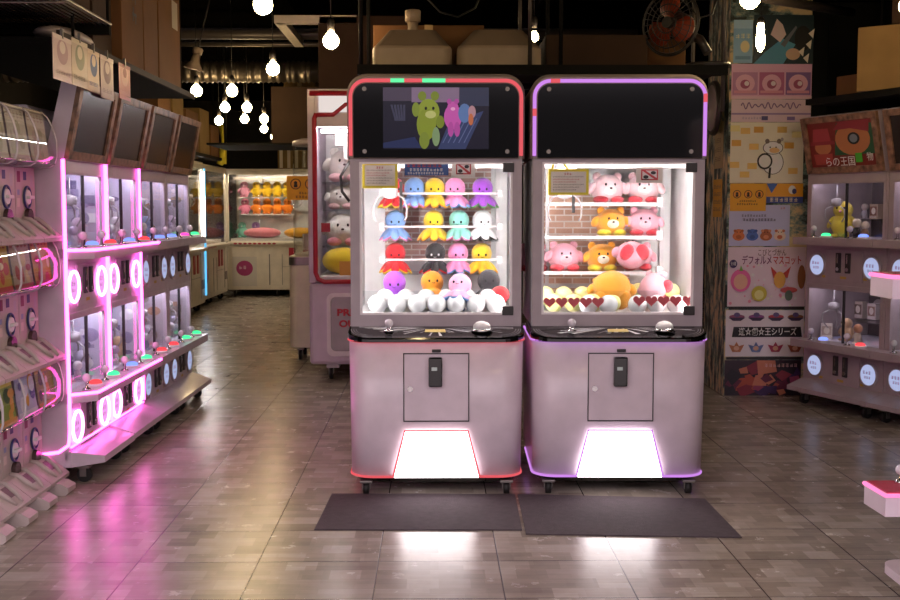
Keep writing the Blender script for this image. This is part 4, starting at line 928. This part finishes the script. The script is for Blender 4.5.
def d_script(a, w, h, t):
    p = []; n = 90
    for k in range(n): u = k / n; p.append(((-.38 + .76 * u) * w, -.003, .22 * h + .10 * h * math.sin(u * 60) * (1 + .5 * math.sin(u * 17))))
    MB().tube(p, .004, 5).build('handwritten_line', mk('purple_ink', '#8a6a9a', .5), t)
    a.rc(-.5 * w, .5 * w, -.18 * h, -.10 * h, '#8f78a8'); scrib(a, -.36 * w, -.1 * w, -.33 * h, .1 * h, '#9a8aa8'); a.rc(-.12 * w, -.04 * w, -.42 * h, -.24 * h, '#4a4a78'); a.rc(.2 * w, .3 * w, -.42 * h, -.26 * h, '#7a6aa0')
def d_hamster(a, w, h, t):
    for u, z in ((-.44, .40), (-.30, .36), (-.42, .16), (-.18, .10), (-.44, -.2), (-.3, -.36), (-.12, .38), (.2, .38), (.36, -.3), (.3, .12), (-.2, -.22), (.40, .3)): a.rc((u - .065) * w, (u + .065) * w, (z - .05) * h, (z + .05) * h, random.choice(['#d8b468', '#cfa04e', '#e2cc90']))
    # a plain small white animal with a round lens
    a.el(.08 * w, -.16 * h, .15 * w, .20 * h, '#4a4440'); a.el(.08 * w, -.16 * h, .14 * w, .19 * h, '#efeae4'); a.el(.08 * w, .08 * h, .14 * w, .11 * h, '#4a4440'); a.el(.08 * w, .08 * h, .13 * w, .10 * h, '#efe6dc'); a.el(.1 * w, .04 * h, .07 * w, .045 * h, '#dcae78')
    for s in (-1, 1): a.el((.08 + s * .08) * w, .19 * h, .03 * w, .04 * h, '#6e6258'); a.el((.08 + s * .04) * w, .09 * h, .01 * w, .012 * h, '#221a18')
    a.el(-.03 * w, -.14 * h, .105 * w, .135 * h, '#2a2726'); a.el(-.03 * w, -.14 * h, .082 * w, .105 * h, '#d9d6d2'); a.fl([(.03 * w, -.25 * h), (.06 * w, -.24 * h), (.05 * w, -.42 * h), (.02 * w, -.42 * h)], '#2a2726'); a.el(.2 * w, .22 * h, .02 * w, .03 * h, '#9a9590')
def d_yellow(a, w, h, t): caution(a, min(w / .42, h / .21))
def d_orange(a, w, h, t):
    a.rc(-.5 * w, .5 * w, -.5 * h, -.18 * h, '#3a4a8a'); a.fl([(-.5 * w, .5 * h), (-.2 * w, .5 * h), (-.36 * w, .0)], '#3f62a8'); a.el(.2 * w, .18 * h, .1 * w, .22 * h, '#e8e0d6'); a.el(.26 * w, .1 * h, .06 * w, .14 * h, '#3a3a6a'); scrib(a, -.4 * w, .4 * w, -.34 * h, .2 * h, '#d9c9b0')
def d_four(a, w, h, t):
    for k, (c, c2) in enumerate((('#c4703c', '#a85a2c'), ('#4a66ae', '#38508e'), ('#a05a34', '#c4805a'), ('#d8bfae', '#b86a4a'))):
        x = (-.34 + .225 * k) * w; z = -.26 * h
        a.el(x, z, .10 * w, .11 * h, c); a.el(x, z + .09 * h, .075 * w, .085 * h, c); a.el(x, z - .02 * h, .045 * w, .05 * h, c2); a.el(x - .06 * w, z + .13 * h, .025 * w, .035 * h, c2); a.el(x + .06 * w, z + .13 * h, .025 * w, .035 * h, c2)
        a.el(x - .025 * w, z + .1 * h, .009 * w, .012 * h, '#1d1614'); a.el(x + .025 * w, z + .1 * h, .009 * w, .012 * h, '#1d1614')
    scrib(a, -.3 * w, .12 * w, .24 * h, .055 * h, '#55506e'); scrib(a, -.28 * w, .28 * w, .14 * h, .06 * h, '#403c5a'); scrib(a, .34 * w, .44 * w, .42 * h, .05 * h, '#b05a6a')
def d_mascot(a, w, h, t):
    for k in range(46): a.el(random.uniform(-.48, .48) * w, random.uniform(-.48, .2) * h, random.uniform(.006, .022) * w, None, random.choice(['#e8a0b4', '#f3d3dc', '#dd8aa2', '#f6e4c8']))
    # fruit and leaf shapes in place of the characters
    a.el(-.34 * w, -.06 * h, .13 * w, .19 * h, '#d7649a'); a.el(-.34 * w, -.08 * h, .09 * w, .13 * h, '#e9a58e'); a.fl([(-.36 * w, .1 * h), (-.34 * w, .2 * h), (-.31 * w, .1 * h)], '#6f9a4a')
    a.el(-.10 * w, -.28 * h, .10 * w, .13 * h, '#b9ad3e'); a.el(-.10 * w, -.30 * h, .06 * w, .08 * h, '#e6d28a')
    a.fl([(.04 * w, .18 * h), (.10 * w, .1 * h), (.16 * w, .02 * h), (.08 * w, -.02 * h)], '#b5382e'); a.fl([(.30 * w, .18 * h), (.24 * w, .1 * h), (.16 * w, .02 * h), (.26 * w, -.02 * h)], '#b5382e'); a.el(.16 * w, -.05 * h, .075 * w, .14 * h, '#e0a24a')
    a.el(.28 * w, -.22 * h, .11 * w, .05 * h, '#b04a4a'); a.el(.28 * w, -.31 * h, .05 * w, .09 * h, '#5a6a5a'); a.el(.44 * w, .0, .05 * w, .2 * h, '#8e5a34'); a.el(-.44 * w, .22 * h, .05 * w, .07 * h, '#3a2a5a')
    text('こびとづかん', .055, .06 * w, .40 * h, mk('ink_brown', '#6a2f3a', .5, var=0), t, width=.36 * w)
    text('デフォルメ', .07, -.13 * w, .27 * h, mk('ink_plum', '#7a3a6a', .5, var=0), t, width=.38 * w, bold=.001); text('マスコット', .07, .26 * w, .27 * h, mk('ink_crimson', '#c23a3a', .5, var=0), t, width=.36 * w, bold=.001)
    text('全5種', .03, -.44 * w, .22 * h, inkw, t, width=.07 * w, y=-.02)
def d_series(a, w, h, t):
    a.fl([(-.42 * w, -.08 * h), (.48 * w, -.08 * h), (.46 * w, .14 * h), (-.40 * w, .14 * h)], '#17131a')
    for k, c in enumerate(('#8a4a6a', '#8a4a86', '#a83a4a', '#8a5a3a')):
        x = (-.36 + .25 * k) * w; a.el(x, .36 * h, .10 * w, .045 * h, c); a.fl([(x - .11 * w, .34 * h), (x + .11 * w, .34 * h), (x + .05 * w, .27 * h), (x - .05 * w, .27 * h)], '#3a2c4a'); a.el(x, .40 * h, .04 * w, .05 * h, '#5a4a7a')
    for k, c in enumerate(('#a86a4a', '#5a6a9a', '#9a3a56', '#8a4a3a')):
        x = (-.36 + .25 * k) * w; z = -.30 * h; a.fl([(x - .1 * w, z + .06 * h), (x - .03 * w, z + .03 * h), (x, z + .12 * h), (x + .03 * w, z + .03 * h), (x + .1 * w, z + .06 * h), (x + .05 * w, z - .1 * h), (x - .05 * w, z - .1 * h)], c); a.el(x, z - .02 * h, .035 * w, .05 * h, '#c9a08a')
    text('遊☆戯☆王シリーズ', .06, .03 * w, .03 * h, inkw, t, y=-.016, width=.74 * w, bold=.001)
def d_red(a, w, h, t):
    for k in range(34):
        x, z = random.uniform(-.45, .45) * w, random.uniform(-.42, .42) * h; s = random.uniform(.02, .1)
        a.fl([(max(-.5 * w, min(.5 * w, x + s * math.cos(q + k))), max(-.5 * h, min(.5 * h, z + s * math.sin(q + k) * .7))) for q in (0, 1.6, 2.9, 4.4)], random.choice(['#5a1f3a', '#7a2a3a', '#3a2450', '#a04a3a', '#1d1422', '#8a3a5a', '#b5705a']))
    scrib(a, .02 * w, .46 * w, .36 * h, .09 * h, '#c9a0a0')
poster('pale blue poster at the top of the pillar, left of the dark one', 733, 20, 753, 63, '#7aa4bf', d_sky)
poster('dark teal poster with black and cream shapes at the top of the pillar', 753, 15, 814, 64, '#14282f', d_dark)
poster('pink and purple poster with three round pictures on the pillar', 731, 64, 812, 99, '#c79ab8', d_pinkrow)
poster('pale mauve poster strip with handwritten purple line on the pillar', 731, 99.5, 811, 122, '#c5b0bd', d_script)
poster('cream poster with mustard squares and a small white animal holding a lens', 729.5, 122.5, 804, 183, '#d8ccba', d_hamster)
poster('yellow caution sign with three dark round symbols on the pillar', 729.5, 183.5, 766, 211, '#d9981f', d_yellow, 'sign', .004, 'caution_sign')
poster('orange and blue printed strip beside the yellow caution sign', 766, 183.5, 803, 203, '#d8942c', d_orange)
poster('lavender poster with four small cartoon animals in a row', 728.5, 205, 790, 246, '#aeb0d8', d_four)
poster('pink flowery mascot poster with Japanese title', 727, 247, 806, 306.5, '#e6bfc9', d_mascot)
poster('white poster with black title banner and winged emblems', 725, 310, 804, 356.5, '#ddc9d6', d_series)
poster('dark red and purple fantasy picture poster at the foot of the pillar', 724, 360, 801, 397, '#2a1826', d_red)
tag(MB().bx(2.14, 2.69, PY - .006, PY - .001, at(730, 309.5, PY).z, at(730, 306.5, PY).z).bx(2.13, 2.68, PY - .006, PY - .001, at(730, 359.5, PY).z, at(730, 357, PY).z).build('poster_rail', M['dark']), 'dark strips edging the posters low on the pillar', 'strip')
GAIN[0] = 1.0
# paper slips on the pillar's side face
for z0, z1, y0, y1, c, lb in ((1.66, 2.0, 8.25, 8.5, '#b9a878', 'tan paper slip high on the pillar side beside the bear machine'), (1.30, 1.58, 8.26, 8.52, '#d9a83a', 'yellow paper slip low on the pillar side beside the bear machine')):
    t = thing('paper_slip', lb, 'notice', (2.113, (y0 + y1) / 2, (z0 + z1) / 2), -PI / 2)
    hw, hh = (y1 - y0) / 2, (z1 - z0) / 2; MB().bx(-hw, hw, -.001, .001, -hh, hh).build('sheet', mk('slip_' + c[1:], c, .6), t)
    a = MB()
    for k in range(4): scrib(a, -hw * .8, hw * .8, hh * (.6 - .4 * k), hh * .2, '#6a5a3a')
    a.build('print', M['print'], t)
# round convex mirror by the pillar
p = at(719, 103, 7.9); t = thing('round_mirror', 'round grey convex mirror on the pillar beside the top of the bear machine', 'mirror', (2.06, 8.3, p.z), -PI / 2)
MB().lathe([(.19, .03), (.20, .015), (.20, 0)], axis=rx3(PI / 2)).build('mirror_rim', M['dark'], t)
MB().lathe([(.185, .02), (.15, .04), (.08, .055), (.004, .06)], axis=rx3(PI / 2)).build('mirror_dome', M['mirror'], t)
MB().cyl((0, 0, 0), (0, .055, 0), .03).build('bracket', M['dark'], t)
# ------------------------------------------------------------------ rack above the claw machines
def carton(label, x0, x1, y0, y1, z0, z1, mat='card', group=None, rz=0, tape=True, marks=None):
    t = thing('cardboard_box', label, 'box', ((x0 + x1) / 2, (y0 + y1) / 2, z0), rz, group); w, d, h = (x1 - x0) / 2, (y1 - y0) / 2, z1 - z0
    MB().bx(-w, w, -d, d, .0005, h, .004).build('carton', M[mat], t)
    if tape: MB().bx(-.025, .025, -d - .0008, d + .0008, h - .08, h + .0008).build('parcel_tape', M['tape'], t)
    return t
RZ = 2.15
t = thing('storage_rack', 'black storage rack above the two claw machines', 'rack', (0, 6.25, 0))
MB().bx(-.42, 1.62, 0, .06, RZ - .055, RZ).bx(-.42, 1.62, .74, .8, RZ - .055, RZ).bx(-.42, 1.62, .06, .74, RZ - .02, RZ - .002).build('deck', M['black'], t)
for x, m in ((-.40, 'black'), (.53, 'pipe'), (.70, 'black'), (1.60, 'pipe')):
    for y in (.03, .77): MB().cyl((x, y, RZ - .05 if x != 1.60 else 1.9), (x, y, CEIL), .012, seg=10).build('post', M[m], t)
def lid(label, x, y, s, neck):
    t = thing('hopper_lid', label, 'plastic lid', (x, y, RZ), 0, 'white plastic lids on the rack')
    MB().loft([[(a, b, z) for a, b in rrect(-s, s, -s, s, .06, .06)] for z in (.001, .02, .10)] + [[(a * .97, b * .97, .115) for a, b in rrect(-s, s, -s, s, .06, .06)]]).build('band', M['warmlid'], t)
    MB().loft([[(a, b, .116) for a, b in rrect(-s * .96, s * .96, -s * .96, s * .96, .06, .06)], [(a, b, .215) for a, b in rrect(-s * .6, s * .6, -s * .6, s * .6, .06, .06)]]).build('sloping_top', M['warmlid2'], t)
    if neck:
        n = MB().lathe([(.035, .21), (.028, .25), (.032, .28)], seg=20).build('neck', M['warmlid'], t)
        MB().lathe([(.044, .28), (.046, .34), (.04, .345)], seg=20).build('cap', M['warmlid'], n)
    return t
M['warmlid'] = mk('ivory_plastic', '#a89480', .5); M['warmlid2'] = mk('ivory_plastic_top', '#8a7766', .6)
lid('ivory plastic hopper lid with capped neck on the rack', -.12, 6.56, .222, True)
lid('ivory plastic hopper lid without neck beside the capped one', .365, 6.56, .235, False)
carton('dark brown carton behind the ivory lids on the rack', -.36, .30, 6.80, 6.98, RZ, RZ + .30, 'card')
carton('long flat brown carton on the rack between the poles', .64, 1.22, 6.5, 6.9, RZ, RZ + .20, 'cardd', tape=False)
carton('ribbed light brown carton under the fan on the rack', 1.24, 1.46, 6.6, 6.9, RZ, RZ + .19, 'card', tape=False)
# fan
fc = Vector((1.33, 6.40, 2.40)); t = thing('electric_fan', 'black electric fan with orange blades on the rack', 'fan', fc, -.75)
g = MB()
for r in (.18, .172, .14, .10, .06):
    g.tube([(r * math.cos(q), -.05 + .12 * (r / .18) ** 2 * .4, r * math.sin(q)) for q in [2 * PI * k / 36 for k in range(36)]], .0035 if r < .172 else .006, 6, closed=True)
for k in range(28):
    q = 2 * PI * k / 28; g.tube([(.04 * math.cos(q), -.05, .04 * math.sin(q)), (.12 * math.cos(q), -.03, .12 * math.sin(q)), (.18 * math.cos(q), .0, .18 * math.sin(q))], .002, 4)
g.build('guard', M['dark'], t)
for k in range(3):
    q0 = 2 * PI * k / 3 + .9; L0, L1 = [], []
    for i in range(9):
        u = i / 8; q = q0 + 1.55 * u; ro = .155 * (math.sin(PI * (.12 + .80 * u))) ** .35; y = .0 + .03 * (u - .5)
        L0.append((.03 * math.cos(q), y, .03 * math.sin(q))); L1.append((ro * math.cos(q), y, ro * math.sin(q)))
    b = MB(); b.loft([L0, L1, [(x, y + .003, z) for x, y, z in L1], [(x, y + .003, z) for x, y, z in L0]], cap=False, closed=False, smooth=True); b.build('blade', M['orange'], t)
MB().cyl((0, -.045, 0), (0, .02, 0), .032).build('hub', M['dark'], t)
MB().lathe([(.06, .03), (.075, .06), (.065, .16), (.03, .17)], axis=rx3(-PI / 2)).build('motor', M['dark'], t)
MB().tube([(.0, .11, -.04), (.12, .12, -.09), (.17, .12, -.17)], [.03, .026, .026], 10).build('neck', M['dark'], t)
MB().lathe([(.13, 0), (.125, .02), (.03, .03)], (.17, .12, -.249)).build('base', M['dark'], t)
tag(MB().tube([at(718, -5, 6.3), at(712, 14, 6.3), at(700, 18, 6.3), at(690, 8, 6.35), at(684, -4, 6.35)], .006, 6).build('cable', M['rope']), 'dark cable looping beside the fan under the ceiling', 'cable')
tag(MB().tube([at(425, -4, 6.9), at(440, 12, 6.9), at(458, 17, 6.9), at(475, 8, 6.9), at(480, -4, 6.9)], .006, 6).build('cable', M['rope']), 'dark cable sagging under the ceiling above the ivory lids', 'cable')

# ------------------------------------------------------------------ pendant bulbs
def bulb(label, x, y, z, r=.046, long=1.0):
    t = thing('pendant_bulb', label, 'light bulb', (x, y, z), 0, 'hanging bulbs under the ceiling')
    MB().lathe([(.016, r * 1.12)] + [(r * math.sin(q), r * math.cos(q)) for q in [PI * k / 10 for k in range(2, 10)]] + [(.002, -r)] if long == 1 else [(.014, .062 * long), (.02, .045 * long), (r * .8, .026 * long), (r, 0), (r * .86, -.024 * long), (r * .5, -.037 * long), (.003, -.043 * long)], seg=20).build('glass_globe', M['bulb'], t)
    MB().lathe([(.021, .060 * long), (.023, .115), (.012, .13)], seg=14).build('socket', M['dark'], t)
    MB().cyl((0, 0, .12), (0, 0, CEIL - z), .0035, seg=6).build('cord', M['rope'], t)
for px, py, lb in ((263, 5, 'hanging bulb nearest the front, at the top edge of the photo'), (331, 41, 'hanging bulb above the red framed machine'), (273, 69, 'hanging bulb third from the front, above the dark brown boxes'),
                   (196.5, 91, 'hanging bulb beside the clamp spotlight'), (232, 91, 'hanging bulb in the middle of the far rows, level with the spotlight one'), (225, 107.5, 'left bulb of the third far pair'), (247, 107.5, 'right bulb of the third far pair'),
                   (219, 121, 'left bulb of the far row of three'), (244.5, 119, 'middle bulb of the far row of three'), (264, 119, 'right bulb of the far row of three'), (264, 129, 'smallest and farthest hanging bulb'),
                   (750, -1, 'hanging bulb at the top edge in front of the poster pillar')):
    Y = .99 * FOC / (209 - py); p = at(px, py, Y); bulb(lb, p.x, Y, p.z)
p = at(760.5, 40, 6.6); bulb('long filament bulb hanging in front of the dark teal poster', p.x, 6.6, p.z, .026, 1.6)
p = at(534, 37, 7.3); bulb('small bulb behind the rack above the gap between the claw machines', p.x, 7.3, p.z, .03)
for x, y in ((-2.15, 15.3), (-1.5, 15.3)):  # unseen bulbs, added to brighten the far wide machine
    bulb('added unseen bulb behind the overhead shelf, brightening the far wide machine', x, y, 2.33)
for x, y in ((-1.0, 3.4), (.75, 3.2), (1.9, 4.1), (-.1, 4.4)):  # bulbs out of view, added for general light on the floor
    bulb('added unseen bulb in front of the visible rows, lighting the floor', x, y, 2.5)
p = at(902, 6, 6.3); bulb('bulb at the right edge above the cartons', p.x + .03, 6.3, p.z)
# clamp spotlight
p = at(195, 62, 8.6); t = thing('clamp_spotlight', 'ivory cone spotlight hanging below the shelf of cartons', 'spotlight', p); t.rotation_euler = (0, .25, 0)
MB().lathe([(.035, .06), (.04, .10), (.03, .11)], seg=18).lathe([(.028, .06), (.036, .0), (.075, -.055), (.072, -.056), (.03, 0)], seg=20).build('shade', M['warmlid'], t)
MB().lathe([(.05, -.03), (.05, -.045), (.002, -.05)], seg=16).build('lamp', M['warmled'], t)
MB().cyl((0, 0, .10), (0, 0, CEIL - p.z + .0), .006, seg=8).build('arm', M['dark'], t)

# ------------------------------------------------------------------ shelves and cartons on the left
SZ = 2.165
t = thing('storage_shelf', 'dark shelf of cartons running above the left machines', 'shelf', (0, 0, 0))
MB().bx(-2.5, -1.70, 5.38, 8.1, SZ - .025, SZ).build('deck', M['black'], t); MB().bx(-1.71, -1.695, 5.2, 8.1, SZ - .03, SZ + .004).build('front_edge', M['wood'], t)
for y in (5.6, 6.775, 7.95): MB().cyl((-2.4, y, SZ), (-2.4, y, CEIL), .012, seg=8).cyl((-1.76, y, SZ), (-1.76, y, CEIL), .008, seg=8).build('hanger', M['black'], t)
c1 = carton('tall brown carton with vertical black lettering on the left shelf', -2.3, -1.712, 6.30, 6.76, SZ, 3.0, 'card', 'cartons on the left shelf', tape=False)
carton('tall brown carton in the middle of the left shelf', -2.3, -1.716, 6.79, 7.13, SZ, 3.0, 'card', 'cartons on the left shelf', tape=False)
c3 = carton('tall brown carton at the far end of the left shelf', -2.3, -1.716, 7.16, 7.75, SZ, 2.96, 'card', 'cartons on the left shelf', tape=False)
c4 = carton('tall carton in dark shadow colour behind the lettered carton on the left shelf', -2.35, -1.76, 5.93, 6.27, SZ, 3.0, 'cardd', 'cartons on the left shelf', tape=False)  # shadow on this carton is put into its darker cardboard colour
lt = MB()
for k in range(4):
    z = .62 - .11 * k; lt.rc(-.04, .05, z, z + .018); lt.rc(-.03, -.012, z - .03, z + .05); lt.rc(.02, .038, z - .04, z + .02)
lt.col('#1d1510'); lt.fc = [lin('#1d1510')] * len(lt.f)
lo_ = lt.build('lettering', M['print'], c1); lo_.rotation_euler = (0, 0, PI / 2); lo_.location = (.2945, .02, 0)
lb_ = MB('#b9b2a8').rc(-.08, .08, .38, .56).build('shipping_label', M['print'], c3); lb_.rotation_euler = (0, 0, PI / 2); lb_.location = (.2925, .14, 0)
t = thing('wire_shelf', 'wire rack shelf hanging at the top left corner', 'shelf', (0, 0, 0))
w_ = MB()
for k in range(30): w_.cyl((-2.5 + k * .0285, 4.0, 2.30), (-2.5 + k * .0285, 5.9, 2.30), .004, seg=5)
for y in (4.0, 4.6, 5.2, 5.88): w_.cyl((-2.5, y, 2.292), (-1.66, y, 2.292), .006, seg=6)
w_.build('wires', M['steel'], t)
MB().bx(-2.5, -1.66, 5.87, 5.9, 2.25, 2.31).build('front_beam', M['black'], t); MB().cyl((-1.66, 4.0, 2.305), (-1.66, 5.9, 2.305), .008).build('edge_rail', M['steel'], t)
for x, y in ((-1.67, 5.885), (-2.49, 5.885), (-2.49, 4.05)): MB().cyl((x, y, 2.3), (x, y, CEIL), .008, seg=8).build('hanger', M['black'], t)
tag(MB().prism([(-2.2, 2.312), (-1.72, 2.312), (-1.72, 2.42), (-2.2, 2.5)], 4.9, 5.75, 'xz').build('wrapped_bundle', M['cardd']), 'dark wrapped bundle lying on the wire rack shelf', 'bundle')
p = at(112, 44, 5.75); tag(MB().sph((-1.86, 5.78, SZ + .05), (.12, .30, .045), 16, 8).build('plastic_bag', M['frame']), 'crumpled clear plastic bag lying on the shelf edge above the cards', 'bag')
# picture cards clipped under the shelf edge
def onX(px, py, X):
    q = at(px, py, 1.0); return X / q.x
for k, (xa, xb, ya, yb, c, lb) in enumerate(((52, 71, 34, 78, ('#c9aeb4', '#b08a98', '#d9c6c6'), 'pale pink picture card, first under the left shelf'), (71, 87, 39, 84, ('#bda9a0', '#8a8a78', '#d6c8b8'), 'beige picture card, second under the left shelf'), (87, 99, 50, 90, ('#c2a79c', '#4a5a9a', '#d8c0b0'), 'picture card with blue figure under the left shelf'),
                                             (100, 113, 56, 97, ('#b89ca0', '#8a6a7a', '#d9c4c4'), 'mauve picture card, fourth under the left shelf'), (118.5, 130, 64, 98, ('#c25a5e', '#d98a88', '#a83a44'), 'red picture card hanging apart under the left shelf'))):
    X = -1.685; ya_ = onX(xa, ya, X); yb_ = onX(xb, ya, X); zt = at(xa, ya, ya_).z; h = (yb - ya) * ya_ / FOC * 1.02
    t = thing('picture_card', lb, 'card', (X, (ya_ + yb_) / 2, zt - h / 2 + .01), PI / 2, 'picture cards under the left shelf'); w = (yb_ - ya_) * .97
    MB().bx(-w / 2, w / 2, 0, .002, -h / 2, h / 2).build('sheet', mk('card_' + c[0][1:], c[0], .35), t)
    a = MB(); a.el(0, .03, w * .3, h * .28, c[1]); a.el(0, .05, w * .16, h * .14, c[2]); scrib(a, -w * .4, w * .4, -h * .32, h * .09, c[1]); a.rc(-w * .5, w * .5, h * .4, h * .5, c[2]); a.build('print', M['print'], t)
    MB().bx(-.006, .006, -.006, .006, h / 2 - .01, h / 2 + .035).build('clip', M['steel'], t)
# cartons further back on the left
t = thing('storage_shelf', 'black shelf with cartons above the far sideways machines', 'shelf', (0, 0, 0)); MB().bx(-4.2, -3.0, 12.4, 16.2, 2.04, 2.08).build('deck', M['black'], t)
for y in (12.6, 16.0): MB().cyl((-3.1, y, 2.08), (-3.1, y, CEIL), .015, seg=8).build('hanger', M['black'], t)
for k, (y0, y1, z1, m, lb) in enumerate(((12.5, 13.1, 2.62, 'card', 'brown carton nearest on the far left shelf'), (13.2, 13.75, 2.74, 'card2', 'pale carton second on the far left shelf'), (13.9, 14.6, 2.58, 'card', 'brown carton third on the far left shelf'), (14.7, 15.3, 2.66, 'card2', 'pale carton with tape on the far left shelf'), (15.4, 16.0, 2.5, 'card', 'brown carton last on the far left shelf'))):
    carton(lb, -3.7, -3.02, y0, y1, 2.08, z1, m, 'cartons on the far left shelf')
tag(MB().tube([(-3.0, 16.12, 2.55), (-2.98, 16.15, 2.3), (-3.02, 16.15, 2.0), (-3.0, 16.16, 1.99)], [.05, .04, .07, .02], 8).build('yellow_cloth', M['yframe']), 'yellow cloth hanging from the end of the far left shelf', 'cloth')
# dark board and brown boxes above the clear cylinder machine
tag(MB().bx(-1.655, -1.12, 11.6, 12.3, 2.03, 2.60).build('cabinet_board', M['cardd']), 'large dark brown carton stacked above the far aisle, behind the third bulb', 'box')
t = thing('storage_shelf', 'dark overhead shelf crossing behind the clear cylinder machine', 'shelf', (0, 0, 0)); MB().bx(-2.3, -.2, 11.5, 12.6, 2.008, 2.028).build('deck', M['black'], t)
for x in (-2.2, -.3): MB().cyl((x, 12.0, 2.028), (x, 12.0, CEIL), .015, seg=8).build('hanger', M['black'], t)
carton('tan carton beside the large dark carton on the overhead shelf', -1.10, -.75, 11.7, 12.2, 2.03, 2.5, 'card', 'cartons on the overhead shelf')
carton('tan carton peeping out behind the large dark carton', -1.62, -1.28, 12.32, 12.58, 2.03, 2.76, 'card2', 'cartons on the overhead shelf')
tag(MB().bx(-1.22, -.60, 8.9, 8.98, 2.80, 2.86).bx(-1.24, -1.16, 8.9, 10.2, 2.80, 2.86).build('white_bracket', M['cream']), 'cream angle frame hanging above the red framed machine', 'frame')
# cartons above the right machines
t = thing('storage_shelf', 'black shelf carrying cartons above the right machines', 'shelf', (2.50, 7.45, 0), thR); 
MB().bx(-.2, 2.2, .10, .75, 2.06, 2.10).build('deck', M['black'], t)
for x in (-.15, 1.4): MB().cyl((x, .70, 2.10), (x, .70, CEIL), .012, seg=8).build('hanger', M['black'], t)
def onR(x, y, z): return inside(Vector((2.50, 7.45, 0)), dr_, 0, x, y, z)
def cartR(label, x, y, w, d, z0, z1, mat, dz=0.):
    t = thing('cardboard_box', label, 'box', onR(x, y, z0), thR + dz, 'cartons above the right machines'); MB().bx(-w / 2, w / 2, -d / 2, d / 2, .001, z1 - z0, .004).build('carton', M[mat], t)
    MB().bx(-w / 2 - .001, w / 2 + .001, -.03, .03, z1 - z0 - .1, z1 - z0 + .001).build('parcel_tape', M['tape'], t)
cartR('big tan carton above the right machines with its lit side towards the edge', .42, .38, .50, .44, 2.10, 2.50, 'card2', .55)
cartR('small brown carton tucked behind the big tan one on the right shelf', -.02, .5, .34, .3, 2.10, 2.26, 'card')
cartR('dark carton stacked on top of the right hand shelf near the ceiling', .85, .42, .8, .42, 2.51, 2.92, 'cardd')
tag(MB().bx(2.95, 3.5, 8.5, 9.3, .0, 2.9, .01).build('tall_locker', M['black']), 'tall black cupboard in the dark corner right of the pillar', 'cupboard')
t = thing('cloth_banner', 'dark blue cloth hanging beside the pillar above the right machine', 'banner', (2.80, 8.05, 1.8)); MB().loft([[(.02 * math.sin(k * 1.3) - .07 + .02 * k, .012 * math.sin(k * 2.1), z) for k in range(8)] for z in (-.22, -.05, .12)] , closed=False, cap=False).build('cloth', mk('navy_cloth', '#2a3458', .8), t); MB().cyl((-.1, 0, .13), (.1, 0, .13), .006).build('rod', M['steel'], t)

# ------------------------------------------------------------------ pink counter machine cut by the right edge
t = thing('corner_prize_machine', 'pink lit prize machine counter cut off by the right edge, nearest the camera', 'prize machine', (1.450, 3.54, 0))
for zt in (1.075, .370):
    po = [(.0, .0), (.0, .17), (.55, .17), (.55, .0)]
    ct = MB().prism([(.004, .0), (.0, .17), (.20, .17), (.20, -.0)], zt, zt + .075).build('counter', M['shell'], t)
    MB().prism([(.010, .006), (.006, .166), (.20, .166), (.20, .006)], zt + .0752, zt + .079).build('counter_top', M['redp'], t)
    MB().tube([(.20, -.001, zt + .070), (.003, -.001, zt + .070), (-.001, .17, zt + .070)], .0075, 6).build('counter_neon', M['neonpk'] if 'neonpk' in M else M['neonv'], t)
    b = MB().lathe([(.034, 0), (.034, .010), (.026, .014)], (.115, .06, zt + .079), 18).build('button', M['white'], t)
    MB().lathe([(.030, .010), (.027, .024), (.016, .031), (.002, .033)], (.115, .06, zt + .079), 18).build('button_cap', M['bgreend'], b)
    j = MB().lathe([(.02, 0), (.014, .01), (.006, .014), (.005, .035)], (.105, .13, zt + .079), 14).build('joystick', M['chrome'], t)
    MB().sph((.105, .13, zt + .079 + .045), .018, 14, 8).build('ball_knob', M['clear'], j)
MB().bx(.21, .95, -.6, .14, .12, 1.95, .01).build('cabinet', M['shell'], t)
MB().bx(.19, .215, .0, .19, .37, .44).bx(.19, .215, .0, .19, 1.075, 1.15).build('counter_bracket', M['shell'], t)
MB().loft([[(x, y, z) for x, y in rrect(.12, .95, .06, .33, .05, .07)] for z in (.095, .125)]).build('foot_plate', M['shell'], t)
for x, y in ((.19, .13), (.8, .13)): caster(t, x, y, .04)
# ------------------------------------------------------------------ daylight from the shop front, exposure
wd = bpy.data.worlds.new('world'); S.world = wd; wd.use_nodes = True
bgn = wd.node_tree.nodes['Background']; wt = wd.node_tree
tcw = nd(wt, 'ShaderNodeTexCoord'); spw = nd(wt, 'ShaderNodeSeparateXYZ'); rw = nd(wt, 'ShaderNodeValToRGB'); mw = nd(wt, 'ShaderNodeMixRGB', blend_type='MULTIPLY', Fac=1.0)
wt.links.new(tcw.outputs['Generated'], spw.inputs[0]); wt.links.new(spw.outputs['Z'], rw.inputs[0])
rw.color_ramp.elements[0].position = .10; rw.color_ramp.elements[0].color = (.03, .03, .03, 1); rw.color_ramp.elements[1].position = .24; rw.color_ramp.elements[1].color = (1, 1, 1, 1)
mw.inputs[2].default_value = (3.1, 2.7, 2.95, 1); wt.links.new(rw.outputs[0], mw.inputs[1]); wt.links.new(mw.outputs[0], bgn.inputs['Color'])
#; bgn.inputs['Strength'].default_value = 1.0
S.view_settings.view_transform = 'Standard'; S.view_settings.look = 'None'; S.view_settings.gamma = 1.0; S.view_settings.exposure = 0.0
S.view_settings.use_curve_mapping = False
S.cycles.use_denoising = True; S.cycles.max_bounces = 8; S.cycles.transparent_max_bounces = 24; S.cycles.sample_clamp_indirect = 6.0; S.cycles.caustics_reflective = False; S.cycles.caustics_refractive = False
